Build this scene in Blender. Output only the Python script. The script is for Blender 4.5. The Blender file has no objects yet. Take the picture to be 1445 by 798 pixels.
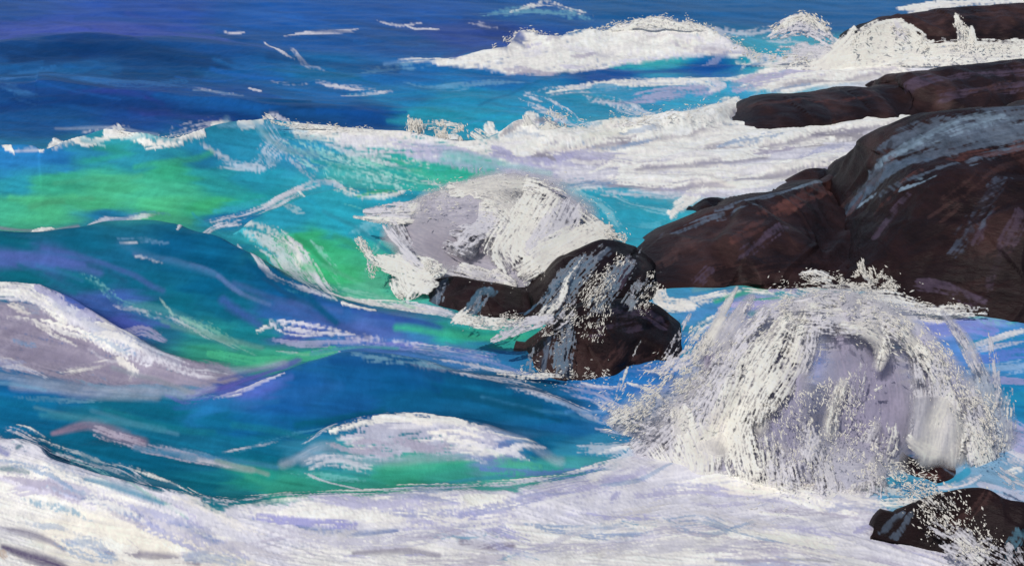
import bpy, math, time
import numpy as np
from mathutils import Vector

# ------------------------------------------------------------------ camera, sky, sun
W_, H_ = 1445.0, 798.0
HFOV_F = 1549.0
PITCH = math.radians(18.85)
EYE = 6.0
SUN_EL, SUN_AZ = 45.0, -146.0        # azimuth from +Y (away from camera), negative = left
sc = bpy.context.scene
cam = bpy.data.cameras.new('camera'); co = bpy.data.objects.new('camera', cam)
sc.collection.objects.link(co); sc.camera = co
co.location = (0, 0, EYE); co.rotation_euler = (math.pi/2 - PITCH, 0, 0)
cam.sensor_width = 36.0; cam.lens = 36.0*HFOV_F/W_; cam.clip_end = 20000; cam.clip_start = 0.1
wd = bpy.data.worlds.new('World'); sc.world = wd; wd.use_nodes = True
nt = wd.node_tree; bg = nt.nodes['Background']
sky = nt.nodes.new('ShaderNodeTexSky'); sky.sky_type = 'NISHITA'; sky.sun_disc = False
sky.sun_elevation = math.radians(SUN_EL); sky.sun_rotation = math.radians(SUN_AZ)
nt.links.new(sky.outputs[0], bg.inputs[0]); bg.inputs[1].default_value = 0.09
sl = bpy.data.lights.new('sun', 'SUN'); sl.energy = 3.0; sl.angle = math.radians(0.6); sl.color = (1.0, .95, .87)
so = bpy.data.objects.new('sun', sl); sc.collection.objects.link(so)
el, az = math.radians(SUN_EL), math.radians(SUN_AZ)
sdir = Vector((math.sin(az)*math.cos(el), math.cos(az)*math.cos(el), math.sin(el)))
so.rotation_euler = sdir.to_track_quat('Z', 'Y').to_euler(); so.location = (-20, 30, 60)
sc.view_settings.view_transform = 'Standard'; sc.view_settings.look = 'None'
sc.view_settings.gamma = 1.0; sc.view_settings.exposure = -0.10
sc.view_settings.use_curve_mapping = False
sc.cycles.max_bounces = 6; sc.cycles.transparent_max_bounces = 24; sc.cycles.diffuse_bounces = 3

# ------------------------------------------------------------------ helpers
f32 = np.float32
CP, SP = math.cos(PITCH), math.sin(PITCH)
CX, CY = W_/2, H_/2
rng = np.random.default_rng(7)

def ray(px, py):
    a = (np.asarray(px, float)-CX)/HFOV_F; b = (CY-np.asarray(py, float))/HFOV_F
    return a, CP + b*SP, -SP + b*CP                 # x, y, z of the direction
def at_z(px, py, z=0.0):
    dx, dy, dz = ray(px, py); t = (z-EYE)/dz
    return dx*t, dy*t, np.zeros_like(t)+z
def at_y(px, py, Y):
    dx, dy, dz = ray(px, py); t = Y/dy
    return dx*t, dy*t, EYE+dz*t
def proj(x, y, z):
    d = y*CP - (z-EYE)*SP; u = y*SP + (z-EYE)*CP
    return CX + HFOV_F*x/d, CY - HFOV_F*u/d

def lin(c):
    c = np.asarray(c, float)/255.0
    return np.where(c <= .04045, c/12.92, ((c+.055)/1.055)**2.4).astype(f32)

def hash2(ix, iy, seed):
    h = (ix.astype(np.int64)*374761393 + iy.astype(np.int64)*668265263 + seed*1442695041) & 0xffffffff
    h = ((h ^ (h >> 13))*1274126177) & 0xffffffff
    h = ((h ^ (h >> 16))*2246822519) & 0xffffffff
    return ((h ^ (h >> 15)) & 0xffff).astype(f32)/65535.0
def vn(x, y, seed=0):
    x = np.asarray(x, f32); y = np.asarray(y, f32)
    ix = np.floor(x); iy = np.floor(y); fx = x-ix; fy = y-iy
    fx = fx*fx*(3-2*fx); fy = fy*fy*(3-2*fy)
    a = hash2(ix, iy, seed); b = hash2(ix+1, iy, seed); c = hash2(ix, iy+1, seed); d = hash2(ix+1, iy+1, seed)
    return (a*(1-fx)+b*fx)*(1-fy)+(c*(1-fx)+d*fx)*fy
def fbm(x, y, seed=0, octs=3):
    s = 0; amp = 1; tot = 0
    for o in range(octs):
        s = s+amp*vn(x*2**o, y*2**o, seed+o*17); tot += amp; amp *= .5
    return s/tot
def sst(a, b, x):
    t = np.clip((x-a)/(b-a), 0, 1); return t*t*(3-2*t)

def box(a, r):                                       # box blur
    for ax in (0, 1):
        c = np.cumsum(np.concatenate([np.repeat(np.take(a, [0], ax), r+1, ax), a, np.repeat(np.take(a, [-1], ax), r, ax)], ax), axis=ax)
        n_ = a.shape[ax]; a = (np.take(c, range(2*r+1, 2*r+1+n_), ax)-np.take(c, range(0, n_), ax))/(2*r+1)
    return a

def catmull(pts, step):
    P = np.asarray(pts, float)
    if len(P) == 2:
        n = max(2, int(np.hypot(*(P[1]-P[0])[:2])/step)+1); t = np.linspace(0, 1, n)[:, None]
        return P[0]*(1-t)+P[1]*t
    Q = np.vstack([2*P[0]-P[1], P, 2*P[-1]-P[-2]]); out = []
    for i in range(1, len(Q)-2):
        p0, p1, p2, p3 = Q[i-1], Q[i], Q[i+1], Q[i+2]
        n = max(1, int(np.hypot(*(p2-p1)[:2])/step)); t = np.linspace(0, 1, n, endpoint=False)[:, None]
        out.append(.5*(2*p1+(p2-p0)*t+(2*p0-5*p1+4*p2-p3)*t*t+(3*p1-p0-3*p2+p3)*t**3))
    out.append(P[-1:]); return np.vstack(out)

class Canvas:
    """brush engine on a regular (us, vs) grid laid over a surface"""
    def __init__(s, us, vs, to_grid=None):
        s.us, s.vs = us, vs; sh = (len(vs), len(us))
        s.col = np.zeros(sh+(3,), f32); s.foam = np.zeros(sh, f32); s.rel = np.zeros(sh, f32); s.lift = np.zeros(sh, f32)
        s.to_grid = to_grid or (lambda p: p); s.k = 0; s.hard = .24; s.dot = .24; s.kv = None; s.gs = None
    def win(s, x0, x1, y0, y1):
        i0, i1 = np.searchsorted(s.us, [x0, x1]); j0, j1 = np.searchsorted(s.vs, [y0, y1])
        sl_ = (slice(j0, j1), slice(i0, i1))
        U, V = np.meshgrid(s.us[i0:i1], s.vs[j0:j1]); return sl_, U.astype(f32), V.astype(f32)
    def put(s, sl_, a, col, foam, thick, n, lift, shape):
        a = a.astype(f32)
        jit = (n[..., None]-.55)*(np.array([.34, .32, .22], f32) if foam > .3 else .16)
        c = lin(col)*(1+jit)
        s.col[sl_] += (c-s.col[sl_])*a[..., None]
        s.foam[sl_] += (foam-s.foam[sl_])*a
        s.rel[sl_] += (thick*(n-.2)-s.rel[sl_])*a
        if lift: s.lift[sl_] = np.maximum(s.lift[sl_], lift*shape)
    def stroke(s, col, op, w, dry, pts, foam=0., thick=0., soft=0., lift=0., bl=42., bt=2.4):
        s.k += 1
        g = [s.to_grid(p) for p in pts]
        ws = np.interp(np.linspace(0, 1, len(pts)), np.linspace(0, 1, len(np.atleast_1d(w))), np.atleast_1d(w).astype(float))
        C = catmull(np.column_stack([g, ws]), 9.0)
        wm = max(C[:, 2].max(), 1.)
        sl_, U, V = s.win(C[:, 0].min()-wm*1.5, C[:, 0].max()+wm*1.5, C[:, 1].min()-wm*1.5, C[:, 1].max()+wm*1.5)
        if U.size == 0: return
        kv = 1. if s.kv is None else s.kv[sl_]
        D = np.full(U.shape, 1e9, f32); T = np.zeros_like(D); S = np.zeros_like(D); Wd = np.ones_like(D); E = np.zeros_like(D)
        acc = 0.; L = np.hypot(*np.diff(C[:, :2], axis=0).T); tot = max(L.sum(), 1.)
        for i in range(len(C)-1):
            ax, ay, aw = C[i]; bx, by, bw = C[i+1]; l = max(L[i], 1e-6); dx, dy = (bx-ax)/l, (by-ay)/l
            rx, ry = U-ax, V-ay; q = rx*dx+ry*dy; qc = np.clip(q, 0, l)
            tt = rx*dy-ry*dx*kv; ex = rx-qc*dx; ey = (ry-qc*dy)*kv; d = np.hypot(ex, ey)
            m = d < D; D[m] = d[m]; T[m] = tt[m]; S[m] = (acc+q)[m] if i in (0, len(C)-2) else (acc+qc)[m]
            Wd[m] = (aw+(bw-aw)*qc/l)[m]; acc += L[i]
        rel = D/np.maximum(Wd, .6)
        if wm < 7 and dry > .08 and not soft: rel = rel/(.3+.7*np.sqrt(np.clip(1-(2*S/tot-1)**2, 0, 1)))
        n = fbm(S/bl+s.k*7.3, T/bt+s.k*3.1, s.k, 3)*(1-s.dot)+vn(U/2.7, V/2.7, s.k+5)*s.dot
        n = np.clip((n-.5)*1.9+.5, 0, 1)
        if soft:
            a = (1-sst(.15, 1.05+.1*soft, rel))*(.7+.3*n)
        else:
            e = np.abs(S/tot-.5)*2
            v = n-dry-.35*rel*rel-2.2*np.maximum(0, rel-1)-.25*sst(.6, 1.0, e)*(dry > .15)
            a = sst(-s.hard, s.hard, v)
        s.put(sl_, a*op, col, foam, thick, n, lift, np.clip(1-rel*rel, 0, 1)*np.clip(1-(2*S/tot-1)**2, 0, 1)**.7*(.15+1.3*fbm(U/26, V/7, s.k+3, 3)) if lift else 0)
    def poly(s, col, op, pts, soft=12., dry=0., ang=0., foam=0., thick=0., lift=0., bl=42., bt=2.6, rough=8.):
        s.k += 1
        P = np.array([s.to_grid(p) for p in pts], float)
        x0, y0 = P.min(0)-soft*1.5-rough; x1, y1 = P.max(0)+soft*1.5+rough
        sl_, U, V = s.win(x0, x1, y0, y1)
        if U.size == 0: return
        ca, sa = math.cos(math.radians(ang)), math.sin(math.radians(ang))
        Vs = V if s.gs is None else s.gs[sl_]; S = U*ca+Vs*sa; T = -U*sa+Vs*ca
        kv = 1. if s.kv is None else s.kv[sl_]
        Uw = U+(fbm(S/34, T/7, s.k+9, 3)-.5)*2*rough; Vw = V+(fbm(S/30, T/9, s.k+31, 3)-.5)*2*rough/kv
        D = np.full(U.shape, 1e9, f32); ins = np.zeros(U.shape, bool)
        for i in range(len(P)):
            ax, ay = P[i]; bx, by = P[(i+1) % len(P)]; dx, dy = bx-ax, by-ay; l2 = max(dx*dx+dy*dy, 1e-6)
            q = np.clip(((Uw-ax)*dx+(Vw-ay)*dy)/l2, 0, 1)
            D = np.minimum(D, np.hypot(Uw-ax-q*dx, (Vw-ay-q*dy)*kv))
            if dy != 0:
                m = ((ay > Vw) != (by > Vw)) & (Uw < (Vw-ay)*dx/dy+ax); ins ^= m
        sd = np.where(ins, D, -D)/max(soft, 1.)
        n = fbm(S/bl+s.k*5.7, T/bt, s.k, 3)*.75+vn(U/2.7, V/2.7, s.k+5)*.25
        n = np.clip((n-.5)*1.9+.5, 0, 1)
        a = sst(-.5, .6, sd+(n-.5)*.7)*sst(-.16, .16, n-dry+.02+np.clip(-.3*(1-np.clip(sd, 0, 1)), -1, 0)*(dry > 0))
        s.put(sl_, a*op, col, foam, thick, n, lift, np.clip(sd/3., 0, 1))

# ---- mesh writers
def mesh_from(name, co, quads, mats, parent=None, col=None, nrm=None, tris=None, smooth=True, puff=None):
    me = bpy.data.meshes.new(name)
    co = np.ascontiguousarray(co, f32); me.vertices.add(len(co)); me.vertices.foreach_set('co', co.ravel())
    quads = np.asarray(quads, np.int32); nq = len(quads); nt_ = 0 if tris is None else len(tris)
    idx = quads.ravel() if nq else np.zeros(0, np.int32)
    if nt_: idx = np.concatenate([idx, np.asarray(tris, np.int32).ravel()])
    me.loops.add(len(idx)); me.loops.foreach_set('vertex_index', idx)
    me.polygons.add(nq+nt_)
    st = np.concatenate([np.arange(nq)*4, nq*4+np.arange(nt_)*3]).astype(np.int32)
    me.polygons.foreach_set('loop_start', st)
    me.polygons.foreach_set('use_smooth', np.full(nq+nt_, smooth))
    if col is not None:
        a = me.color_attributes.new('tint', 'FLOAT_COLOR', 'POINT'); a.data.foreach_set('color', np.ascontiguousarray(col, f32).ravel())
    me.update(calc_edges=True); me.validate()
    if nrm is not None: me.normals_split_custom_set_from_vertices(nrm.astype(f32))
    if puff is not None:                             # spray scatters light like a cloud: soften the normals towards the open sky
        vno = np.zeros(len(co)*3, f32); me.vertex_normals.foreach_get('vector', vno); vno = vno.reshape(-1, 3)*.6+puff
        me.normals_split_custom_set_from_vertices((vno/np.linalg.norm(vno, axis=1, keepdims=True)).astype(f32))
    me.materials.append(mats)
    o = bpy.data.objects.new(name, me); sc.collection.objects.link(o)
    if parent is not None: o.parent = parent
    return o
def empty(name, loc=(0, 0, 0)):
    o = bpy.data.objects.new(name, None); sc.collection.objects.link(o); o.location = loc; o.empty_display_size = .3; return o
def tag(o, label=None, cat=None, kind=None, group=None):
    if label: o['label'] = label
    if cat: o['category'] = cat
    if kind: o['kind'] = kind
    if group: o['group'] = group
    return o

# ------------------------------------------------------------------ materials
def new_mat(name):
    m = bpy.data.materials.new(name); m.use_nodes = True
    return m, m.node_tree, m.node_tree.nodes['Principled BSDF']
def N(t, kind, **kw):
    n = t.nodes.new(kind)
    for k, v in kw.items(): setattr(n, k, v)
    return n
def sea_material():
    m, t, b = new_mat('sea_water')
    at = N(t, 'ShaderNodeAttribute', attribute_name='tint')
    geo = N(t, 'ShaderNodeNewGeometry')
    mp = N(t, 'ShaderNodeMapping'); mp.inputs['Scale'].default_value = (1.0, .55, 1.0)
    t.links.new(geo.outputs['Position'], mp.inputs['Vector'])
    no = N(t, 'ShaderNodeTexNoise'); no.inputs['Scale'].default_value = 5.0; no.inputs['Detail'].default_value = 6; no.inputs['Roughness'].default_value = .62
    t.links.new(mp.outputs[0], no.inputs['Vector'])
    nf = N(t, 'ShaderNodeTexNoise'); nf.inputs['Scale'].default_value = 9.0; nf.inputs['Detail'].default_value = 7; nf.inputs['Roughness'].default_value = .7
    t.links.new(mp.outputs[0], nf.inputs['Vector'])
    mx = N(t, 'ShaderNodeMix', data_type='FLOAT'); t.links.new(at.outputs['Alpha'], mx.inputs[0])
    t.links.new(no.outputs['Fac'], mx.inputs[2]); t.links.new(nf.outputs['Fac'], mx.inputs[3])
    bp = N(t, 'ShaderNodeBump'); bp.inputs['Strength'].default_value = .13; bp.inputs['Distance'].default_value = .05
    bs = N(t, 'ShaderNodeMapRange'); bs.inputs[3].default_value = .4; bs.inputs[4].default_value = .12
    t.links.new(at.outputs['Alpha'], bs.inputs[0]); t.links.new(bs.outputs[0], bp.inputs['Strength'])
    t.links.new(mx.outputs[0], bp.inputs['Height']); t.links.new(bp.outputs[0], b.inputs['Normal'])
    # small natural tone variation of the water body
    hv = N(t, 'ShaderNodeMapRange'); hv.inputs[1].default_value = .3; hv.inputs[2].default_value = .7; hv.inputs[3].default_value = .88; hv.inputs[4].default_value = 1.12
    t.links.new(no.outputs['Fac'], hv.inputs[0])
    vm = N(t, 'ShaderNodeVectorMath', operation='SCALE'); t.links.new(at.outputs['Color'], vm.inputs[0]); t.links.new(hv.outputs[0], vm.inputs['Scale'])
    t.links.new(vm.outputs[0], b.inputs['Base Color'])
    rr = N(t, 'ShaderNodeMapRange'); rr.inputs[3].default_value = .3; rr.inputs[4].default_value = .8
    t.links.new(at.outputs['Alpha'], rr.inputs[0]); t.links.new(rr.outputs[0], b.inputs['Roughness'])
    ss = N(t, 'ShaderNodeMapRange'); ss.inputs[3].default_value = .045; ss.inputs[4].default_value = .15
    t.links.new(at.outputs['Alpha'], ss.inputs[0]); t.links.new(ss.outputs[0], b.inputs['Specular IOR Level'])
    b.inputs['IOR'].default_value = 1.12
    return m
def spray_material():
    m, t, b = new_mat('white_spray')
    at = N(t, 'ShaderNodeAttribute', attribute_name='tint')
    geo = N(t, 'ShaderNodeNewGeometry')
    nf = N(t, 'ShaderNodeTexNoise'); nf.inputs['Scale'].default_value = 30.0; nf.inputs['Detail'].default_value = 4
    t.links.new(geo.outputs['Position'], nf.inputs['Vector'])
    bp = N(t, 'ShaderNodeBump'); bp.inputs['Strength'].default_value = .25; bp.inputs['Distance'].default_value = .02
    t.links.new(nf.outputs['Fac'], bp.inputs['Height']); t.links.new(bp.outputs[0], b.inputs['Normal'])
    t.links.new(at.outputs['Color'], b.inputs['Base Color'])
    b.inputs['Roughness'].default_value = .8; b.inputs['Specular IOR Level'].default_value = .15
    # light passes through thin spray
    tr = N(t, 'ShaderNodeBsdfTranslucent'); t.links.new(at.outputs['Color'], tr.inputs['Color'])
    ms = N(t, 'ShaderNodeMixShader'); ms.inputs[0].default_value = .25
    out = t.nodes['Material Output']
    t.links.new(b.outputs[0], ms.inputs[1]); t.links.new(tr.outputs[0], ms.inputs[2])
    tp = N(t, 'ShaderNodeBsdfTransparent'); ma = N(t, 'ShaderNodeMixShader')
    t.links.new(at.outputs['Alpha'], ma.inputs[0]); t.links.new(tp.outputs[0], ma.inputs[1]); t.links.new(ms.outputs[0], ma.inputs[2]); t.links.new(ma.outputs[0], out.inputs['Surface'])
    return m
def rock_material():
    m, t, b = new_mat('wet_rock')
    at = N(t, 'ShaderNodeAttribute', attribute_name='tint')
    geo = N(t, 'ShaderNodeNewGeometry')
    mp = N(t, 'ShaderNodeMapping'); mp.inputs['Rotation'].default_value = (0, math.radians(-38), 0); mp.inputs['Scale'].default_value = (.9, .9, 3.2)
    t.links.new(geo.outputs['Position'], mp.inputs['Vector'])
    no = N(t, 'ShaderNodeTexNoise'); no.inputs['Scale'].default_value = 2.2; no.inputs['Detail'].default_value = 9; no.inputs['Roughness'].default_value = .65
    t.links.new(mp.outputs[0], no.inputs['Vector'])
    hv = N(t, 'ShaderNodeMapRange'); hv.inputs[1].default_value = .3; hv.inputs[2].default_value = .7; hv.inputs[3].default_value = .55; hv.inputs[4].default_value = 1.45
    t.links.new(no.outputs['Fac'], hv.inputs[0])
    vm = N(t, 'ShaderNodeVectorMath', operation='SCALE'); t.links.new(at.outputs['Color'], vm.inputs[0]); t.links.new(hv.outputs[0], vm.inputs['Scale'])
    t.links.new(vm.outputs[0], b.inputs['Base Color'])
    bp = N(t, 'ShaderNodeBump'); bp.inputs['Strength'].default_value = .55; bp.inputs['Distance'].default_value = .12
    t.links.new(no.outputs['Fac'], bp.inputs['Height']); t.links.new(bp.outputs[0], b.inputs['Normal'])
    b.inputs['Roughness'].default_value = .5; b.inputs['Specular IOR Level'].default_value = .16
    return m
SEA, SPRAY, ROCK = sea_material(), spray_material(), rock_material()

# ------------------------------------------------------------------ colours (sRGB)
W = (240, 236, 228); C = (216, 214, 222); GM = (156, 148, 166); G = (170, 164, 184); L = (174, 172, 204); GY = (150, 145, 154)  # greys and lavenders: thin foam, with foam shade painted in
DB = (38, 80, 150); NB = (14, 60, 122); TB = (15, 95, 135); DT = (10, 86, 115); TQ = (40, 150, 180); LT = (100, 190, 208)
GR = (60, 164, 132); BG = (82, 192, 138); VI = (74, 98, 168); CYB = (30, 130, 185); PL = (120, 125, 195)

# ------------------------------------------------------------------ the sea sheet
def axis(a0, a1, b0, b1, fine, coarse):
    l = np.arange(b0, a0, coarse); m = np.arange(a0, a1, fine); r = np.arange(a1, b1+coarse, coarse)
    return np.concatenate([l, m, r])
US = np.concatenate([np.arange(-2600, -420, 60.), axis(-30, 1475, -420, 1860, 1.5, 6.0), np.arange(1920, 4200, 60.)])
far = -131.0+np.geomspace(1.2, 32, 26)
VS = np.concatenate([far, axis(-98, 815, -98, 1060, 1.5, 6.0)[1:]])
GU, GV = np.meshgrid(US, VS)
GX, GYw, _ = at_z(GU, GV, 0.0)

WAVES = [  # name, label, group-less; control points (px, py of crest, crest height m, py of the foot), back length, sharpness
 ('ocean_swell', 'dark navy swell far out at the upper left, no foam on it', 'wave',
  [(-420,75,.3,120),(-100,68,.5,120),(0,62,.7,118),(120,46,.95,112),(200,55,.8,112),(300,62,.5,110),(420,75,.05,108)], 26, 1.3),
 ('ocean_swell', 'low navy violet swell right behind the long foam-capped green wave', 'wave',
  [(-420,125,.4,185),(0,120,.6,180),(60,113,.7,178),(150,125,.6,172),(280,135,.45,170),(400,150,.35,168),(500,158,.2,172),(580,160,.02,175)], 26, 1.3),
 ('breaking_wave', 'far white breaker rolling along below the deep blue water, left of the top rocks', 'wave',
  [(540,90,.05,96),(620,88,.2,98),(680,74,.6,104),(715,68,.75,106),(732,46,1.2,108),(748,46,1.2,108),(775,55,1.05,108),(800,52,1.1,107),(825,44,1.25,102),(848,46,1.2,99),(872,35,1.45,97),(900,38,1.4,95),(926,24,1.75,94),(950,34,1.5,92),(985,36,1.4,90),(1040,62,.7,88),(1090,82,.1,90)], 12, 1.0),
 ('breaking_wave', 'long bright green wave with a thin white crest, stretching in from the left edge', 'wave',
  [(-420,205,1.0,325),(0,206,1.1,325),(60,212,1.1,322),(110,196,1.25,318),(160,184,1.35,314),(240,196,1.3,315),(310,175,1.4,302),(370,169,1.3,292),(450,176,1.1,278),(570,186,.9,268),(650,200,.7,264),(700,190,.8,264),(740,168,1.0,262),(770,188,.7,252),(850,172,.6,236),(950,165,.5,215),(1030,150,.35,185),(1060,150,.02,170)], 22, 1.15),
 ('ocean_swell', 'big dark teal swell with violet streaks in front of the bright green wave', 'wave',
  [(-420,335,.8,440),(0,328,.9,440),(100,324,.95,445),(200,313,1.0,460),(280,330,.95,482),(340,352,.85,492),(420,395,.6,500),(500,428,.4,500),(600,460,.2,500),(690,482,.02,500)], 30, 1.5),
 ('breaking_wave', 'green curling wave running into the white burst beside the small low rock', 'wave',
  [(300,335,.25,350),(360,305,.7,390),(420,276,1.0,425),(470,266,1.1,440),(540,265,1.1,450),(620,273,.9,440),(700,290,.4,430),(740,300,.02,420)], 24, 1.25),
 ('ocean_swell', 'blue hump of water in the middle, in front of the lowest dark rock point', 'wave',
  [(240,580,.02,600),(300,566,.25,608),(350,549,.45,616),(400,529,.65,624),(450,510,.8,630),(510,498,.85,634),(580,506,.8,634),(680,527,.6,628),(760,552,.35,622),(850,600,.03,620)], 40, 1.6),
 ('breaking_wave', 'small mound of white foam over green water near the bottom centre', 'wave',
  [(400,650,.08,690),(450,615,.3,700),(500,592,.45,706),(560,583,.5,706),(650,590,.45,702),(720,612,.3,690),(800,640,.04,680)], 30, 1.4),
 ('breaking_wave', 'grey and white foam-covered wave at the left edge below the teal swell', 'wave',
  [(-420,400,.5,560),(0,402,.6,546),(70,408,.6,542),(150,450,.5,546),(220,492,.35,552),(300,520,.15,560),(350,532,.02,560)], 26, 1.4),
 ('breaking_wave', 'foreground wave of thick creamy white foam across the bottom left', 'wave',
  [(-420,600,.4,770),(0,622,.5,790),(80,652,.5,800),(200,690,.42,806),(300,712,.32,810),(400,708,.25,800),(500,702,.25,790),(650,692,.25,780),(780,684,.22,775),(860,676,.12,770),(940,668,.01,765)], 34, 1.6),
]
Hh = np.zeros(GU.shape); owner = np.full(GU.shape, -1, np.int16); best = np.zeros(GU.shape)
for k, (_, _, _, cps, back, sharp) in enumerate(WAVES):
    cp = np.array(cps, float); cp[:, 2] *= .66
    x, y, z = at_z(cp[:, 0], cp[:, 1], cp[:, 2])
    u, v = proj(x, y, 0*z)                           # chart position of the ground under the crest
    toe = np.maximum(cp[:, 3], v+6)
    uu = np.arange(US[0], US[-1]+1, 2.0)
    dense = catmull(np.column_stack([u, v, cp[:, 2], toe]), 6.0)
    o = np.argsort(dense[:, 0]); dense = dense[o]
    vc = np.interp(US, dense[:, 0], dense[:, 1]); hh = np.interp(US, dense[:, 0], dense[:, 2], left=cp[0, 2] if cp[0, 0] < -400 else 0, right=0)
    vt = np.interp(US, dense[:, 0], dense[:, 3])
    jag = (fbm(US/(75 if k != 2 else 22), US*0+k*5.1, 40+k, 2)-.5)*.22*hh; hh = np.maximum(hh+jag, 0)*sst(0, 60, US-dense[0, 0]+(999 if cp[0, 0] < -400 else 0))*sst(0, 60, dense[-1, 0]-US)
    bl_ = back*(1+.0*US)
    tf = (GV-vc)/np.maximum(vt-vc, 4); tb = (vc-GV)/bl_
    pf = np.clip(1-np.clip(tf, 0, 1), 0, 1)**sharp; pf = pf*(.55+.45*pf) if sharp < 1.35 else pf*pf*(3-2*pf)
    pb = np.exp(-(np.clip(tb, 0, 9)**1.5)*1.5)
    c = hh*np.where(GV >= vc, pf, pb)
    kk = .06*np.clip(np.minimum(Hh, c)/.12, 0, 1)+1e-6
    own = (c > np.maximum(.05, .1*hh)) & (c > best)
    owner[own] = k; best = np.maximum(best, c)
    # smooth maximum
    m = np.maximum(Hh, c); Hh = np.where(np.abs(Hh-c) < kk*2, m+((kk*2-np.abs(Hh-c))**2)/(8*kk), m)
# chop over the whole surface, in metres
gx = GX.astype(f32); gy = GYw.astype(f32)
fade = np.clip(1-gy/300, 0, 1)
chop = (fbm(gx/2.2+gy*.1, gy/1.1, 3, 3)-.5)*.20+(fbm(gx/.7, gy/.4-gx*.2, 8, 2)-.5)*.045+(fbm(gx/9, gy/4, 5, 2)-.5)*.35*sst(30, 50, gy)
Hh = (Hh+chop*fade).astype(f32)

def hlook(u, v):
    i = np.clip(np.searchsorted(US, u)-1, 0, len(US)-2); j = np.clip(np.searchsorted(VS, v)-1, 0, len(VS)-2)
    fu = np.clip((u-US[i])/(US[i+1]-US[i]), 0, 1); fv = np.clip((v-VS[j])/(VS[j+1]-VS[j]), 0, 1)
    return (Hh[j, i]*(1-fu)+Hh[j, i+1]*fu)*(1-fv)+(Hh[j+1, i]*(1-fu)+Hh[j+1, i+1]*fu)*fv
def on_sea(p):
    """the point of the water surface seen at photo pixel p, as a position on the sheet"""
    px, py = p
    dx, dy, dz = ray(px, py)
    if dz > -.012: dz = -.012
    t = np.linspace((2.4-EYE)/dz, (-.35-EYE)/dz, 260)
    x, y, z = dx*t, dy*t, EYE+dz*t
    u, v = proj(x, y, 0*z)
    below = z < hlook(u, v)
    i = int(np.argmax(below)) if below.any() else len(t)-1
    return (float(u[i]), float(v[i]))

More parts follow.
